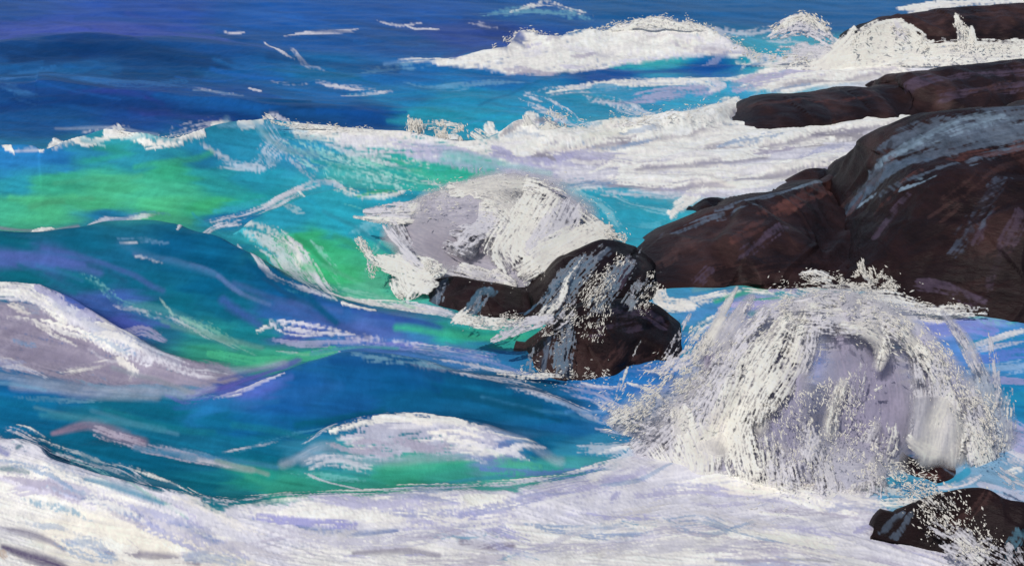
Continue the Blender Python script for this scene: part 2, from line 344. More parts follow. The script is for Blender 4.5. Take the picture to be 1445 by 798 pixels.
T0 = time.time()
cv = Canvas(US, VS, on_sea)
GS = (GV-Hh*HFOV_F/np.hypot(GYw, EYE)).astype(f32)   # runs along the slope, so that streaks keep their size on steep faces
cv.gs = GS; cv.kv = np.clip(box(np.gradient(GS, axis=0)/np.gradient(GV, axis=0), 2), 1, 4).astype(f32)
BASE = [
 (0,20,(34,84,158)),(200,20,(38,82,170)),(400,20,(20,88,168)),(600,18,(26,86,163)),(750,20,(26,90,158)),(900,15,(24,93,152)),(1050,15,(28,98,156)),(1200,20,(30,98,156)),(1445,10,(30,98,150)),
 (40,40,(60,85,170)),(150,40,(62,85,172)),
 (50,70,(25,72,130)),(120,70,NB),(300,62,(25,80,145)),(450,60,(30,90,160)),(560,60,(35,85,150)),(650,50,(50,78,150)),(700,50,(42,70,140)),(1150,30,(35,95,150)),
 (50,105,(28,90,150)),(130,95,(30,92,150)),(200,85,(22,70,125)),(250,100,(25,85,145)),(330,100,(25,95,160)),(450,100,(30,115,175)),(560,105,(32,105,170)),(700,112,(32,110,172)),
 (850,108,(20,85,155)),(1000,95,(20,92,165)),(940,88,(45,165,185)),(1080,85,(45,165,185)),(1140,70,(75,170,190)),(1100,110,(90,180,200)),
 (60,135,(25,75,140)),(200,132,(28,76,145)),(330,130,(30,85,150)),(450,135,(30,105,170)),(560,135,(35,125,180)),(650,138,(35,142,182)),(750,145,(45,145,185)),(850,130,(45,150,185)),(950,140,(50,150,190)),(1000,135,(60,165,205)),
 (60,165,(28,85,145)),(200,160,(32,78,148)),(300,165,(25,80,140)),(430,160,(25,75,130)),(520,165,(20,75,140)),(620,165,(40,150,175)),(690,172,(40,155,185)),(800,180,(60,160,190)),
 (20,222,(45,128,190)),(80,225,(42,125,190)),(120,215,(48,140,175)),(150,225,(50,160,150)),(220,222,(45,145,170)),(300,225,(40,132,172)),(350,230,(45,150,185)),(420,225,(50,150,190)),
 (20,262,(45,150,170)),(90,258,(62,172,138)),(160,262,(78,188,142)),(230,262,(72,184,146)),(300,258,(50,165,165)),(370,258,(45,160,182)),(450,262,(55,165,185)),(250,240,(60,175,135)),
 (10,290,(72,184,146)),(60,292,(80,190,140)),(150,292,BG),(230,292,(80,190,138)),(300,288,(66,180,125)),(345,280,(45,165,160)),(380,275,(40,160,172)),(160,308,(35,120,165)),(330,305,(30,120,165)),
 (30,340,(14,92,118)),(120,338,(18,98,128)),(250,345,(14,88,128)),(320,352,(16,100,140)),
 (30,365,(72,98,160)),(90,368,(66,98,160)),(180,362,(25,100,135)),(300,372,(10,84,122)),(380,390,(14,88,130)),
 (30,392,(18,103,122)),(120,392,(18,103,128)),(220,392,(18,98,128)),(300,402,(12,92,128)),(400,410,(18,90,142)),(460,425,(38,92,155)),
 (110,425,VI),(160,432,(62,98,165)),(250,430,(18,108,130)),(320,435,(18,100,128)),(400,440,(45,95,155)),(480,445,(48,95,158)),(560,455,(62,98,165)),
 (170,458,(78,95,175)),(230,462,(40,120,150)),(300,465,(38,138,140)),(360,465,(28,128,140)),(430,468,(80,102,175)),(520,468,(82,112,182)),(600,468,(60,125,178)),(650,472,(46,165,145)),(720,475,(50,168,150)),
 (310,502,(60,162,135)),(380,507,GR),(430,502,(50,150,140)),(470,490,(60,120,180)),(560,490,(75,120,185)),(650,495,(70,125,185)),(710,500,(45,125,180)),
 (500,530,(22,92,148)),(560,535,(15,85,135)),(640,545,(15,88,130)),(420,535,(26,90,152)),(360,545,(75,100,180)),(700,545,(18,92,130)),(330,545,(90,100,178)),
 (300,575,(35,115,170)),(400,570,(24,88,150)),(500,572,(24,88,145)),(600,570,(18,90,132)),(700,572,(18,90,130)),(780,580,(20,95,140)),
 (350,602,(20,100,150)),(430,600,(18,92,140)),(800,600,(25,95,145)),
 (30,550,(25,110,162)),(100,555,(25,105,150)),(180,560,(20,110,140)),(250,560,(25,118,152)),
 (40,590,(18,108,150)),(150,590,(30,115,140)),(230,590,(18,108,138)),(320,592,(18,102,138)),
 (100,630,(14,98,128)),(200,650,(14,98,128)),(300,640,(25,110,142)),(370,635,(20,110,140)),(440,635,(50,130,160)),
 (220,680,(16,102,128)),(290,692,(18,112,132)),(350,668,(42,155,138)),(420,682,(55,160,135)),(500,690,(58,160,138)),(330,698,(35,125,135)),
 (560,668,GR),(640,668,(60,158,140)),(720,668,(72,170,150)),(790,660,(60,160,150)),(500,650,(60,150,155)),(700,640,(110,130,180)),
 (760,630,(20,108,150)),(830,630,(50,130,165)),(800,660,(70,150,160)),
 (410,300,(45,155,180)),(450,345,(60,180,125)),(480,390,(66,182,122)),(520,405,(90,186,150)),(500,310,(45,162,182)),(560,300,(45,155,180)),(430,380,(70,180,130)),(560,405,(70,175,150)),
 (850,320,(55,160,185)),(900,310,(45,165,185)),(940,320,(60,170,190)),(860,280,(50,160,185)),(780,300,(60,160,185)),
 (550,242,(50,165,160)),(600,247,(60,175,160)),(680,250,(50,178,155)),(480,250,(70,172,170)),
 (880,520,(40,120,190)),(920,540,(52,122,192)),(960,510,(60,130,195)),(1000,400,(60,150,190)),(1080,400,(58,170,158)),(1150,405,(60,160,180)),(1060,430,(165,168,215)),(1000,440,(80,150,200)),(950,430,(70,150,190)),
 (1180,480,(90,130,200)),(1340,490,(90,140,205)),(1420,492,(60,140,200)),(1420,562,(38,140,190)),(1330,465,(150,160,215)),(1280,480,(60,130,190)),(900,600,(45,125,178)),(870,575,(50,125,190)),
 (1260,690,(70,150,180)),(1420,690,(130,170,200)),(1200,600,(120,150,190)),(1300,640,(100,150,190)),
 (300,770,L),(600,760,L),(900,760,L),(1100,760,L),(800,705,L),(950,680,L),(50,740,L),(1200,760,L),(1400,790,L),
 (1150,200,G),(1000,210,C),(1200,150,C),(1300,120,C),(1000,240,C),
]
bp_ = np.array([p[:2] for p in BASE], f32); bc = np.array([lin(p[2]) for p in BASE], f32)
wr = np.clip(GV/260, .3, 1).astype(f32)
qU = GU.astype(f32)+(fbm(GU/70, GS/12, 21, 3)-.5)*70*wr; qV = GS+((fbm(GU/60+GS/50, GS/10, 22, 3)-.5)*22+(fbm(GU/160, GS/30, 25, 2)-.5)*14)*wr
num = np.zeros(GU.shape+(3,), f32); den = np.zeros(GU.shape, f32)
lnY = np.log(GYw).astype(f32)+(fbm(GU/40, GS/8, 28, 2)-.5)*.03
for (u, v), c in zip(bp_, bc):
    cu, cvv = on_sea((u, v)); ly = math.log(float(at_z(cu, cvv)[1]))
    w_ = 1.0/(((qU-u)*.62)**2+((qV-v)*1.1)**2+((lnY-ly)*380)**2+60.0)**2.2*1e6
    num += w_[..., None]*c; den += w_
cv.col[:] = num/den[..., None]
cv.col *= (1+(fbm(GU/70+GS/40, GS/5-GU/34, 77, 3)-.5)*.55)[..., None]

def s(col, op, w, dry, *pts, **kw):
    fo = 1. if col in (W, C) else (.75 if col in (G, L, GY) else 0.)
    kw.setdefault('foam', fo*min(1, op*1.1)); kw.setdefault('thick', fo)
    if fo == 0 and max(col) < 180: kw.setdefault('soft', .6); op = min(1, op*1.15)
    cv.stroke(col, op, w, dry, list(pts), **kw)
def p(col, op, *pts, **kw):
    fo = 1. if col in (W, C) else (.75 if col in (G, L, GY) else 0.)
    kw.setdefault('foam', fo*min(1, op*1.1)); kw.setdefault('thick', fo)
    cv.poly(col, op, list(pts), **kw)

#STROKES
# far water: violet sheen and thin crests
s((70,88,180),.5,7,.2,(0,55),(60,45),(150,40),(200,52))
s((62,84,170),.45,6,.2,(180,18),(260,40),(300,46))
s((50,120,185),.5,7,.3,(0,108),(80,100),(110,110),(180,122),(260,112))
s((70,130,185),.5,9,.35,(0,122),(30,135),(60,142))
s((60,60,150),.5,5,.3,(100,130),(180,132),(230,148))
s((75,80,160),.5,4,.3,(200,160),(260,165),(320,172))
for q in (((313,45),(330,47),(345,46)),((398,52),(430,48),(500,46)),((430,46),(480,44),(505,41)),((570,34),(585,41),(620,42)),((372,60),(395,72),(415,84)),((268,122),(300,130),(345,134)),((375,114),(410,119),(445,117)),((445,115),(460,120),(500,126),(530,128)),((530,28),(560,36),(600,32)),((350,125),(370,129)),((480,135),(520,133),(545,131))):
    s(C,.85,2.2,.25,*q)
s(C,.5,5,.5,(405,62),(430,90),(470,106))
s(C,.6,5,.45,(440,114),(490,124),(560,128))
s((120,170,200),.6,6,.45,(490,102),(560,95),(620,92))
s((120,170,200),.55,5,.45,(560,115),(610,125),(680,118),(740,116))
s(W,.8,5,.45,(720,18),(770,6),(810,16),(840,24))
s((120,180,195),.6,9,.5,(680,20),(740,14),(800,18),(830,26))
s(C,.5,4,.5,(660,32),(690,38),(705,40))
# far breaker
p(W,1,(560,88),(640,85),(680,72),(715,72),(728,45),(742,44),(780,52),(830,42),(870,36),(925,26),(985,33),(1030,58),(1062,76),(1040,80),(990,78),(950,82),(905,90),(870,92),(840,98),(800,103),(760,106),(715,104),(680,97),(640,94),soft=4,ang=-12,rough=3)
s(G,.8,5,.2,(705,103),(740,100),(790,105))
s(G,.6,6,.35,(930,60),(990,70),(1060,76))
s(C,.8,6,.4,(720,80),(790,70),(860,80)); s(C,.8,5,.4,(880,50),(940,48),(1000,58))
s((215,215,230),.9,4,.3,(840,95),(900,86),(960,78),(1040,82))
s(W,1,5,.1,(610,88),(650,88),(690,84)); s(W,.9,4,.35,(560,86),(610,84),(640,90))
s((20,80,155),.8,5,.1,(830,110),(900,102),(1000,96),(1080,92))
s((60,175,180),.7,4,.2,(860,95),(910,92),(960,86))
s((55,165,195),.8,8,.2,(1040,50),(1090,72),(1130,82)); s(C,.6,8,.4,(1000,40),(1050,50),(1090,45),(1110,55))
s(C,.6,7,.5,(1080,60),(1120,62),(1150,70))
# white band in front of the top rock ledge
p(W,1,(1025,110),(1080,98),(1120,70),(1180,60),(1240,40),(1300,70),(1445,68),(1445,88),(1330,92),(1270,100),(1220,116),(1150,122),(1110,135),(1085,128),(1040,125),soft=6,ang=-14,rough=4)
s(L,.8,10,.15,(1040,122),(1070,112),(1130,104),(1170,105)); s(C,.7,8,.3,(1180,95),(1240,85),(1300,90))
s((60,165,200),.7,5,.3,(1000,112),(1040,120),(1085,128)); s(W,1,6,.1,(1088,128),(1130,118),(1200,112),(1270,104))
s(W,1,5,.2,(1265,12),(1330,6),(1420,4),(1500,2)); s(W,1,6,.2,(1268,14),(1300,14),(1350,8))
# turquoise field with foam lace, right centre
s(C,.75,8,.45,(750,135),(820,125),(900,118),(1030,118)); s(W,.85,6,.4,(770,130),(840,120),(960,115),(1040,112))
s(C,.8,14,.5,(745,140),(790,160),(830,180),(870,190)); s(C,.7,10,.4,(830,140),(880,150),(940,165))
s((60,150,190),.8,8,.15,(840,128),(880,130),(905,140)); s((60,170,200),.7,9,.2,(940,150),(1000,140),(1030,132))
s(L,.8,9,.2,(900,140),(960,130),(1010,125)); s(W,.8,5,.3,(960,110),(1000,120),(1010,128)); s(C,.8,5,.3,(1000,112),(1020,122),(1000,130))
# the long crest of the green wave
s(W,1,(4,6,4),.15,(-10,204),(12,210),(20,216)); s(C,.6,3,.3,(20,213),(60,212))
s(W,1,(4,8,5,3),.1,(58,212),(80,204),(108,198),(150,196)); s(W,.9,4,.3,(74,212),(110,200),(160,196))
s(W,1,(6,8,5),.1,(152,188),(172,190),(190,195)); s(W,1,(6,8,8,5),.15,(165,180),(200,193),(240,198),(285,190))
s(C,.6,8,.45,(120,190),(150,182),(180,178)); s(C,.5,9,.5,(230,190),(270,180),(310,172))
s(W,1,(5,7,4),.1,(302,176),(312,174),(320,172)); s(W,1,(5,7,4),.1,(340,178),(355,175),(368,172))
s((200,225,225),.6,3,.3,(135,200),(150,208)); 
s(W,1,(6,8,9,8),.08,(378,166),(420,180),(480,184),(560,190),(640,196)); s(W,.9,(12,14,14),.2,(420,184),(500,190),(600,200))
s(C,.9,(10,16,16),.25,(480,200),(560,208),(640,214)); s(C,.7,6,.4,(372,160),(400,170),(430,178))
# lacy patch under the crest
s((200,212,225),.75,18,.35,(375,185),(385,205),(372,230)); s((200,212,225),.8,8,.4,(312,232),(345,234),(380,240)); s(C,.5,7,.5,(285,205),(310,220),(330,230))
s(C,.55,13,.5,(395,200),(420,225),(440,245)); s((150,215,210),.75,22,.5,(415,205),(470,235),(540,255)); s((190,225,220),.7,18,.5,(440,200),(500,230),(580,258))
s((140,215,195),.7,12,.5,(500,225),(560,240),(640,255)); s(C,.65,10,.5,(460,205),(530,220),(600,238)); s(C,.6,8,.52,(600,258),(650,260),(700,255))
s((55,180,150),.8,10,.2,(560,225),(620,245),(720,247))
# white field, centre and right
p(W,1,(590,190),(640,192),(680,198),(715,185),(740,165),(762,175),(800,185),(860,170),(900,165),(950,160),(1000,150),(1030,138),(1040,150),(1022,175),(1100,180),(1180,170),(1230,160),(1290,165),(1240,190),(1170,210),(1100,225),(1000,230),(900,235),(800,240),(740,240),(690,225),(640,210),soft=9,ang=-6,rough=6)
p(C,1,(760,215),(900,225),(1040,215),(1180,205),(1240,195),(1235,215),(1160,235),(1110,255),(1080,270),(1000,280),(940,275),(850,262),(760,262),(690,250),(720,235),soft=10,ang=-4,rough=7)
s(GY,.75,10,.2,(1060,210),(1130,200),(1220,190)); s(G,.7,7,.2,(810,225),(860,232),(940,236)); s(G,.8,6,.15,(960,222),(1040,218),(1120,208)); s(GY,.8,9,.2,(1140,195),(1190,188),(1230,195))
s(L,.9,10,.1,(700,215),(760,225),(800,215)); s(L,.7,12,.2,(560,205),(640,222),(720,240),(780,245)); s(L,.7,8,.2,(760,205),(820,218),(880,222))
s(W,1,7,.05,(690,180),(720,205),(750,212),(780,190)); s(W,1,(9,14,10),.05,(715,195),(745,180),(750,165))
s(GY,.8,6,.2,(755,170),(775,172),(790,180)); s(GY,.7,5,.25,(705,192),(725,180),(738,172)); s(GY,.8,4,.2,(750,222),(770,218),(785,228))
s(W,1,10,.15,(900,180),(960,175),(1020,165),(1040,145)); s(W,1,9,.1,(1040,178),(1100,185),(1180,172),(1280,165)); s(W,1,6,.15,(880,200),(960,205),(1060,190)); s(W,1,8,.1,(1100,245),(1000,240),(880,240))
s(W,1,6,.2,(1020,190),(1080,205),(1180,195)); s(W,1,6,.25,(1095,180),(1160,176),(1240,174)); s(C,.9,6,.2,(1160,205),(1220,205),(1240,210)); s(W,1,9,.2,(1000,262),(1070,258),(1140,235),(1190,225)); s(W,1,10,.25,(960,288),(1000,262),(1060,255))
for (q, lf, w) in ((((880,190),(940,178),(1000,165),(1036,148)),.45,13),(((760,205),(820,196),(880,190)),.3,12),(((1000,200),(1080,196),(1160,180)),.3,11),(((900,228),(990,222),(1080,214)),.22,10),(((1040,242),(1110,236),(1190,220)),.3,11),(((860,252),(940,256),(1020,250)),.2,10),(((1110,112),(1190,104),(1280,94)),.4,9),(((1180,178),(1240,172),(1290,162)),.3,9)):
    s((150,145,160),.75,w*.8,.25,*[(x, y+w*.9) for x, y in q]); s(W,1,w,.16,*q,lift=lf*.4); s((246,242,234),.9,w*.4,.3,*[(x-4, y-w*.3) for x, y in q])  # grey shade painted below each foam roll, bright highlight above
# turquoise pool behind the slab
p((52,162,186),.95,(800,268),(860,268),(940,282),(950,300),(930,330),(905,340),(880,335),(850,320),(820,300),soft=10,ang=10)
s((150,205,215),.6,7,.4,(790,262),(850,290),(880,330)); s((150,205,215),.6,7,.45,(860,275),(920,295),(960,300)); s(C,.6,6,.45,(840,270),(900,276),(960,278)); s(LT,.6,5,.4,(880,315),(920,318),(940,310))
s(W,1,(6,12,6),.2,(985,172),(1020,178),(1060,186)); s(W,1,(4,9,5),.25,(1000,170),(1022,160),(1036,146)); s(C,.9,(4,9,9,5),.4,(1000,62),(1050,74),(1090,84),(1140,84)); s(W,.8,(4,7,4),.4,(1040,88),(1080,92),(1130,92))
s(W,1,9,.2,(960,290),(950,300),(990,265))
# crest line at the foot of the green wave
s((150,140,165),.6,4,.2,(0,322),(60,326),(110,320)); s(W,.95,(3,4,3),.1,(20,327),(50,327),(76,323)); s(C,.7,4,.3,(80,324),(130,316),(180,310),(225,302))
s((90,140,185),.6,5,.3,(150,312),(200,302),(240,304)); s((60,130,175),.6,6,.3,(290,312),(340,302),(380,295))
s(C,.85,4,.25,(250,324),(300,322),(345,315)); s(C,.7,8,.35,(300,316),(350,302),(400,280),(420,268)); s(C,.7,5,.3,(360,298),(395,280),(430,264),(480,265),(530,268)); s((170,195,200),.6,5,.35,(400,290),(430,300)); s(W,.7,5,.35,(415,266),(480,268),(560,274),(600,268))
s((75,180,110),.6,5,.3,(500,278),(540,270),(560,272))
# curling sheet of the green wave
s((195,205,205),.9,(7,12,14,8,6),.22,(350,318),(385,330),(415,355),(440,390),(470,420)); s(C,.7,6,.35,(360,330),(400,370),(440,408)); s(W,.7,6,.3,(395,325),(415,350),(425,385)); s((200,215,210),.65,6,.4,(420,350),(440,385),(480,415)); s(C,.75,5,.3,(335,345),(370,375),(420,405),(470,422))
s((70,190,205),.8,5,.2,(330,330),(370,350),(395,380)); s((80,170,190),.5,4,.3,(400,405),(440,420)); s((150,210,190),.5,8,.4,(480,410),(520,420),(560,425)); s((150,205,200),.6,7,.4,(540,335),(520,380)); s((140,200,215),.5,10,.4,(500,330),(540,310),(590,300))
s(W,1,(4,7,8,7),.1,(466,414),(500,424),(560,432),(612,440)); s(C,.9,8,.2,(560,430),(600,436),(640,446)); s(W,1,3,.05,(484,428),(505,433),(528,438))
s((190,205,208),.8,(5,12,16,12,6),.35,(345,330),(375,345),(400,370),(425,395),(455,415)); s(C,.8,(4,8,8,4),.4,(400,330),(430,360),(450,395),(475,418)); s((150,205,195),.6,(4,8,4),.45,(440,340),(465,375),(490,410)); s((60,175,190),.6,6,.3,(300,300),(345,292),(385,280)); s((110,200,190),.5,5,.45,(470,290),(510,300),(550,320))
# teal swell streaks
s((84,102,172),.6,10,.2,(-10,358),(40,362),(100,372),(140,385)); s((80,95,165),.5,6,.35,(60,350),(120,365),(180,385),(230,410)); s((100,120,170),.45,5,.4,(190,358),(240,368),(300,385),(340,415),(380,430))
s((110,150,185),.5,4,.4,(160,340),(200,338),(240,345)); s(C,.6,2,.3,(168,342),(185,342),(200,344)); s(C,.55,3,.4,(190,362),(210,366),(230,372)); s((95,125,175),.5,5,.4,(270,375),(310,390),(340,415))
s((120,185,185),.6,6,.4,(105,382),(130,395),(160,410)); s((120,185,185),.55,7,.45,(130,395),(170,425),(230,450)); s((90,160,165),.5,10,.45,(180,430),(260,450),(330,490))
s(C,.6,5,.42,(160,430),(210,442),(250,452),(300,480)); s((170,200,190),.65,5,.4,(225,420),(245,445),(300,475),(345,495)); s((130,190,170),.6,7,.45,(240,440),(300,465),(360,500))
s((70,88,168),.55,10,.2,(315,425),(340,442),(365,458)); s((78,98,165),.4,11,.3,(390,432),(460,455),(560,470)); s((80,105,165),.4,7,.35,(330,400),(400,425),(480,440)); s((55,85,165),.5,7,.2,(500,440),(560,450),(610,460))
s(C,.85,(3,5,6,5),.3,(360,470),(385,458),(400,465),(440,470),(500,472)); s(W,.8,3,.25,(360,470),(378,460)); s(C,.85,5,.3,(380,452),(440,462),(490,470)); s(L,.7,7,.3,(390,480),(440,484),(520,478)); s(C,.7,3,.3,(390,495),(430,500),(480,496))
# green tongue and violet band in the middle
s((78,188,142),.85,8,.1,(300,500),(360,512),(420,506),(470,494)); s((62,176,140),.8,8,.15,(560,462),(640,472),(740,475)); s((130,130,200),.6,8,.35,(500,485),(600,490),(700,505)); s(C,.6,9,.5,(560,485),(620,492),(700,508)); s(C,.5,7,.5,(480,470),(540,482)); s((45,90,165),.5,7,.2,(540,445),(620,462))
s((210,214,230),.75,4,.3,(600,518),(660,522),(720,525),(760,533)); s(C,.6,6,.45,(545,505),(600,520),(680,530),(760,540))
# left foam slab
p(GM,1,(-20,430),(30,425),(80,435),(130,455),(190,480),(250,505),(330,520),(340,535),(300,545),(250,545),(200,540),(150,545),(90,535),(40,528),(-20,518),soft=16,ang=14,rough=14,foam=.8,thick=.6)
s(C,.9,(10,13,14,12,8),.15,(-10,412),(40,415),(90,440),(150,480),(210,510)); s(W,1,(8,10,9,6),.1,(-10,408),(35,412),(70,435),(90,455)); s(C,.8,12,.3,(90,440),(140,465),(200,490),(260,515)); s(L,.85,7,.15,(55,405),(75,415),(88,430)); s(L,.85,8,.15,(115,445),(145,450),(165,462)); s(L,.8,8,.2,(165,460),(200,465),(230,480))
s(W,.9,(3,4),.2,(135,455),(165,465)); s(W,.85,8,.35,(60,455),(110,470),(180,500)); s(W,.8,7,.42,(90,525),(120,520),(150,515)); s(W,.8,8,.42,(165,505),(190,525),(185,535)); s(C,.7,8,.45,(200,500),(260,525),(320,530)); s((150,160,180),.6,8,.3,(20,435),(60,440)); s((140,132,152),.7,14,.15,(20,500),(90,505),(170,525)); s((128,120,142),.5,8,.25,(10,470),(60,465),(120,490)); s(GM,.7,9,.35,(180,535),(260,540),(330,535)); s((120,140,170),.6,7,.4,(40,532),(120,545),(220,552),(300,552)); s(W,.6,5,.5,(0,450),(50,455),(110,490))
s((98,98,178),.8,9,.15,(270,556),(320,546),(370,528),(420,508)); s(C,.85,(2,5,2),.2,(300,563),(350,547),(402,526)); s((90,100,170),.6,6,.2,(310,535),(360,522),(400,512)); s((26,92,155),.6,8,.1,(430,520),(480,508),(520,505)); s((14,80,125),.8,10,.1,(520,508),(580,516),(660,535),(740,562),(800,590))
# water under the slab
s((20,100,160),.7,9,.1,(0,545),(60,556),(130,556)); s((120,160,185),.55,5,.4,(100,535),(150,548),(190,556)); s((90,150,170),.5,5,.4,(50,575),(120,590),(200,600)); s((15,105,130),.6,9,.2,(130,565),(200,575),(260,585)); s((30,130,140),.5,8,.3,(150,580),(220,600),(300,610))
s((146,128,150),.95,(5,14,12),.15,(75,612),(125,600),(160,612),(200,625)); s((190,180,195),.8,(10,9,6),.25,(140,608),(190,625),(240,638),(320,655)); s(C,.65,4,.35,(270,645),(300,652),(330,660)); s((110,150,180),.6,6,.35,(200,625),(280,640),(340,660)); s((90,150,175),.5,5,.4,(130,580),(180,595),(250,612))
s(C,.7,3,.35,(310,640),(350,632),(400,622)); s((15,110,135),.7,7,.2,(330,640),(400,650),(480,660))
s((90,105,180),.6,8,.25,(240,556),(290,562),(340,552)); s((60,140,160),.6,8,.3,(60,585),(140,592),(230,606)); s((110,150,180),.6,6,.4,(180,545),(250,552),(310,560)); s((70,130,170),.6,6,.35,(230,640),(310,648),(390,660)); s((30,125,140),.6,8,.3,(330,600),(400,610),(470,606)); s((120,165,185),.5,5,.4,(20,560),(80,566),(150,566))
# blue swell streaks
s((38,98,160),.5,10,.25,(330,575),(420,555),(480,545)); s((20,75,130),.6,10,.2,(470,510),(540,515),(620,535)); s((120,165,185),.6,7,.4,(500,502),(580,512),(660,525)); s(C,.65,6,.42,(640,524),(720,540),(790,560)); s((15,80,110),.6,9,.2,(620,555),(700,560),(760,575)); s((60,130,170),.5,4,.4,(680,560),(760,580),(840,595))
s(C,.75,8,.35,(720,545),(780,560),(850,590)); s((150,175,205),.7,6,.35,(760,560),(810,575),(860,600)); s((12,88,110),.7,9,.2,(420,600),(480,590),(540,580)); s((75,150,180),.5,4,.4,(330,640),(420,612),(500,592))
s((125,150,205),.8,6,.25,(440,496),(520,488),(600,496),(700,514),(790,545)); s((70,165,165),.7,5,.25,(440,500),(500,490),(560,492)); s(C,.7,4,.4,(600,505),(680,518),(760,540)); s((70,88,170),.6,6,.2,(0,46),(110,36),(220,46),(320,58)); s((60,120,185),.6,5,.2,(0,112),(80,106),(180,116),(280,124)); s((14,56,106),.75,13,.15,(20,84),(120,70),(220,80),(320,92)); s((16,62,116),.6,9,.2,(380,80),(480,92),(560,98)); s((18,58,118),.7,11,.15,(0,152),(110,142),(240,158),(360,168)); s((16,60,112),.6,9,.2,(60,68),(130,62),(220,70)); s((20,62,122),.6,8,.2,(20,140),(110,134),(220,148),(330,160))  # light backs and dark fronts paint swell volume into the colour
# front foam mound
p((190,188,205),.9,(475,615),(520,595),(560,585),(620,590),(690,605),(720,620),(700,640),(640,645),(590,640),(540,650),(500,640),soft=10,ang=-4,rough=8,dry=.18,thick=.8,foam=.8)
s(W,.9,(6,9,9,6),.3,(470,608),(530,592),(600,588),(680,608)); s(W,1,(3,5,3),.05,(528,590),(550,591),(580,592)); s(W,1,3,.05,(610,590),(640,591),(655,598)); s(C,.8,8,.35,(540,600),(620,600),(700,625)); s(W,.8,7,.4,(600,615),(660,625),(700,640)); s(G,.8,8,.25,(560,625),(600,632),(630,628))
s(C,.75,8,.25,(435,660),(470,652),(520,662)); s(C,.75,5,.35,(430,650),(480,645),(520,650)); s((120,190,190),.6,6,.4,(400,665),(450,672),(520,680)); s(C,.7,2.5,.2,(430,668),(480,685),(520,692)); s(C,.6,7,.45,(470,600),(450,610),(430,622))
s((58,164,136),.8,9,.15,(530,672),(600,665),(650,655)); s((58,164,138),.75,8,.2,(350,672),(420,690),(500,695)); s((85,180,145),.6,8,.3,(690,640),(720,650),(760,655)); s(C,.5,5,.45,(660,640),(690,655)); s((60,140,170),.6,5,.3,(560,690),(640,680),(720,670)); s((100,120,190),.7,7,.25,(680,665),(760,668),(860,660)); s((110,130,195),.6,6,.3,(720,680),(800,675),(860,668))
# foreground foam
p(C,1,(-20,610),(40,625),(100,655),(180,680),(250,700),(310,722),(350,712),(420,706),(520,700),(640,690),(760,688),(840,672),(900,640),(960,600),(1010,640),(1080,680),(1180,700),(1240,735),(1260,770),(1330,790),(1400,800),(1400,830),(-20,830),soft=9,ang=18,rough=8)
p(W,.95,(-20,640),(60,652),(150,690),(250,730),(330,770),(420,830),(-20,830),soft=22,ang=16,rough=12)
p((235,228,215),.9,(60,735),(110,722),(200,735),(300,765),(380,800),(120,810),(50,770),soft=20,ang=10,rough=8,foam=1,thick=.5)
p(W,.85,(340,715),(420,708),(520,702),(640,700),(720,692),(640,730),(560,745),(460,735),(380,735),soft=14,ang=-6,rough=12)
p(W,.9,(720,735),(820,745),(900,720),(960,690),(1000,730),(1100,750),(1200,765),(1240,800),(720,815),soft=18,ang=6,rough=12)
p(W,.8,(400,770),(520,750),(620,755),(700,770),(760,800),(420,815),soft=22,ang=8,rough=14)
s((15,95,115),.75,5,.4,(25,632),(80,645),(120,655)); s((130,190,190),.7,9,.5,(20,625),(80,645),(130,662),(200,690)); s(C,.8,8,.4,(0,615),(30,622),(60,640)); s((95,105,165),.7,7,.2,(0,635),(10,640)); s((25,100,120),.75,(5,8,4),.25,(2,662),(20,662),(40,668))
s((85,102,158),1,(4,8,12,12,6),.22,(92,697),(125,705),(170,718),(215,735),(240,745)); s((150,155,195),.75,10,.3,(180,728),(230,750),(290,775)); s((175,170,195),.7,12,.3,(20,695),(60,690),(110,705)); s((160,155,200),.6,8,.4,(250,720),(300,755),(340,780)); s((150,190,180),.6,4,.4,(180,680),(220,705),(270,735))
s((96,86,116),1,(6,13,13,8),.2,(5,772),(40,785),(75,795),(95,803)); s((190,150,110),.5,6,.4,(0,775),(10,790)); s(G,.6,10,.5,(180,765),(200,790)); s(G,.55,14,.5,(350,770),(420,760),(460,780))
s((150,150,205),.85,7,.2,(355,727),(420,735),(500,742)); s(L,.8,10,.25,(440,700),(540,715),(640,705)); s(L,.8,14,.3,(560,740),(640,735),(720,725)); s((165,165,205),.75,12,.35,(650,720),(700,745),(740,760)); s((125,115,140),.8,8,.42,(652,765),(690,772),(722,770)); s((80,160,190),.75,6,.4,(700,790),(735,782),(760,790)); s(L,.7,9,.35,(690,765),(730,780),(790,770))
s((252,246,232),1,(6,11,8),.05,(660,705),(690,710),(725,712)); s(W,1,(5,7,4),.05,(832,672),(848,670),(862,668)); s(W,1,5,.1,(832,680),(845,675))
s(L,.85,16,.25,(740,700),(820,690),(900,675)); s((150,150,190),.7,7,.35,(865,710),(870,690)); s((70,150,185),.8,(5,8,5),.4,(878,738),(900,742),(935,738)); s((160,160,205),.75,9,.4,(830,720),(900,728),(980,730)); s(G,.6,8,.45,(930,740),(990,735)); s(W,1,9,.2,(900,768),(1000,762),(1120,768),(1200,782)); s(G,.6,4,.5,(1000,785),(1100,778),(1180,795)); s((150,150,150),.6,3,.5,(1010,792),(1090,790),(1170,792))
s(L,.8,12,.25,(1060,735),(1130,740),(1190,752)); s(L,.9,9,.1,(1210,745),(1230,738),(1245,725)); s(G,.8,9,.2,(1230,752),(1290,770),(1350,785)); s((90,150,185),.7,6,.3,(1235,752),(1270,760)); s(W,.9,7,.2,(1180,715),(1250,708),(1310,705)); s(C,.8,9,.3,(1270,765),(1330,785),(1380,800)); s((110,175,190),.6,6,.4,(1330,770),(1360,785),(1420,795)); s(G,.7,5,.4,(1190,735),(1215,732))
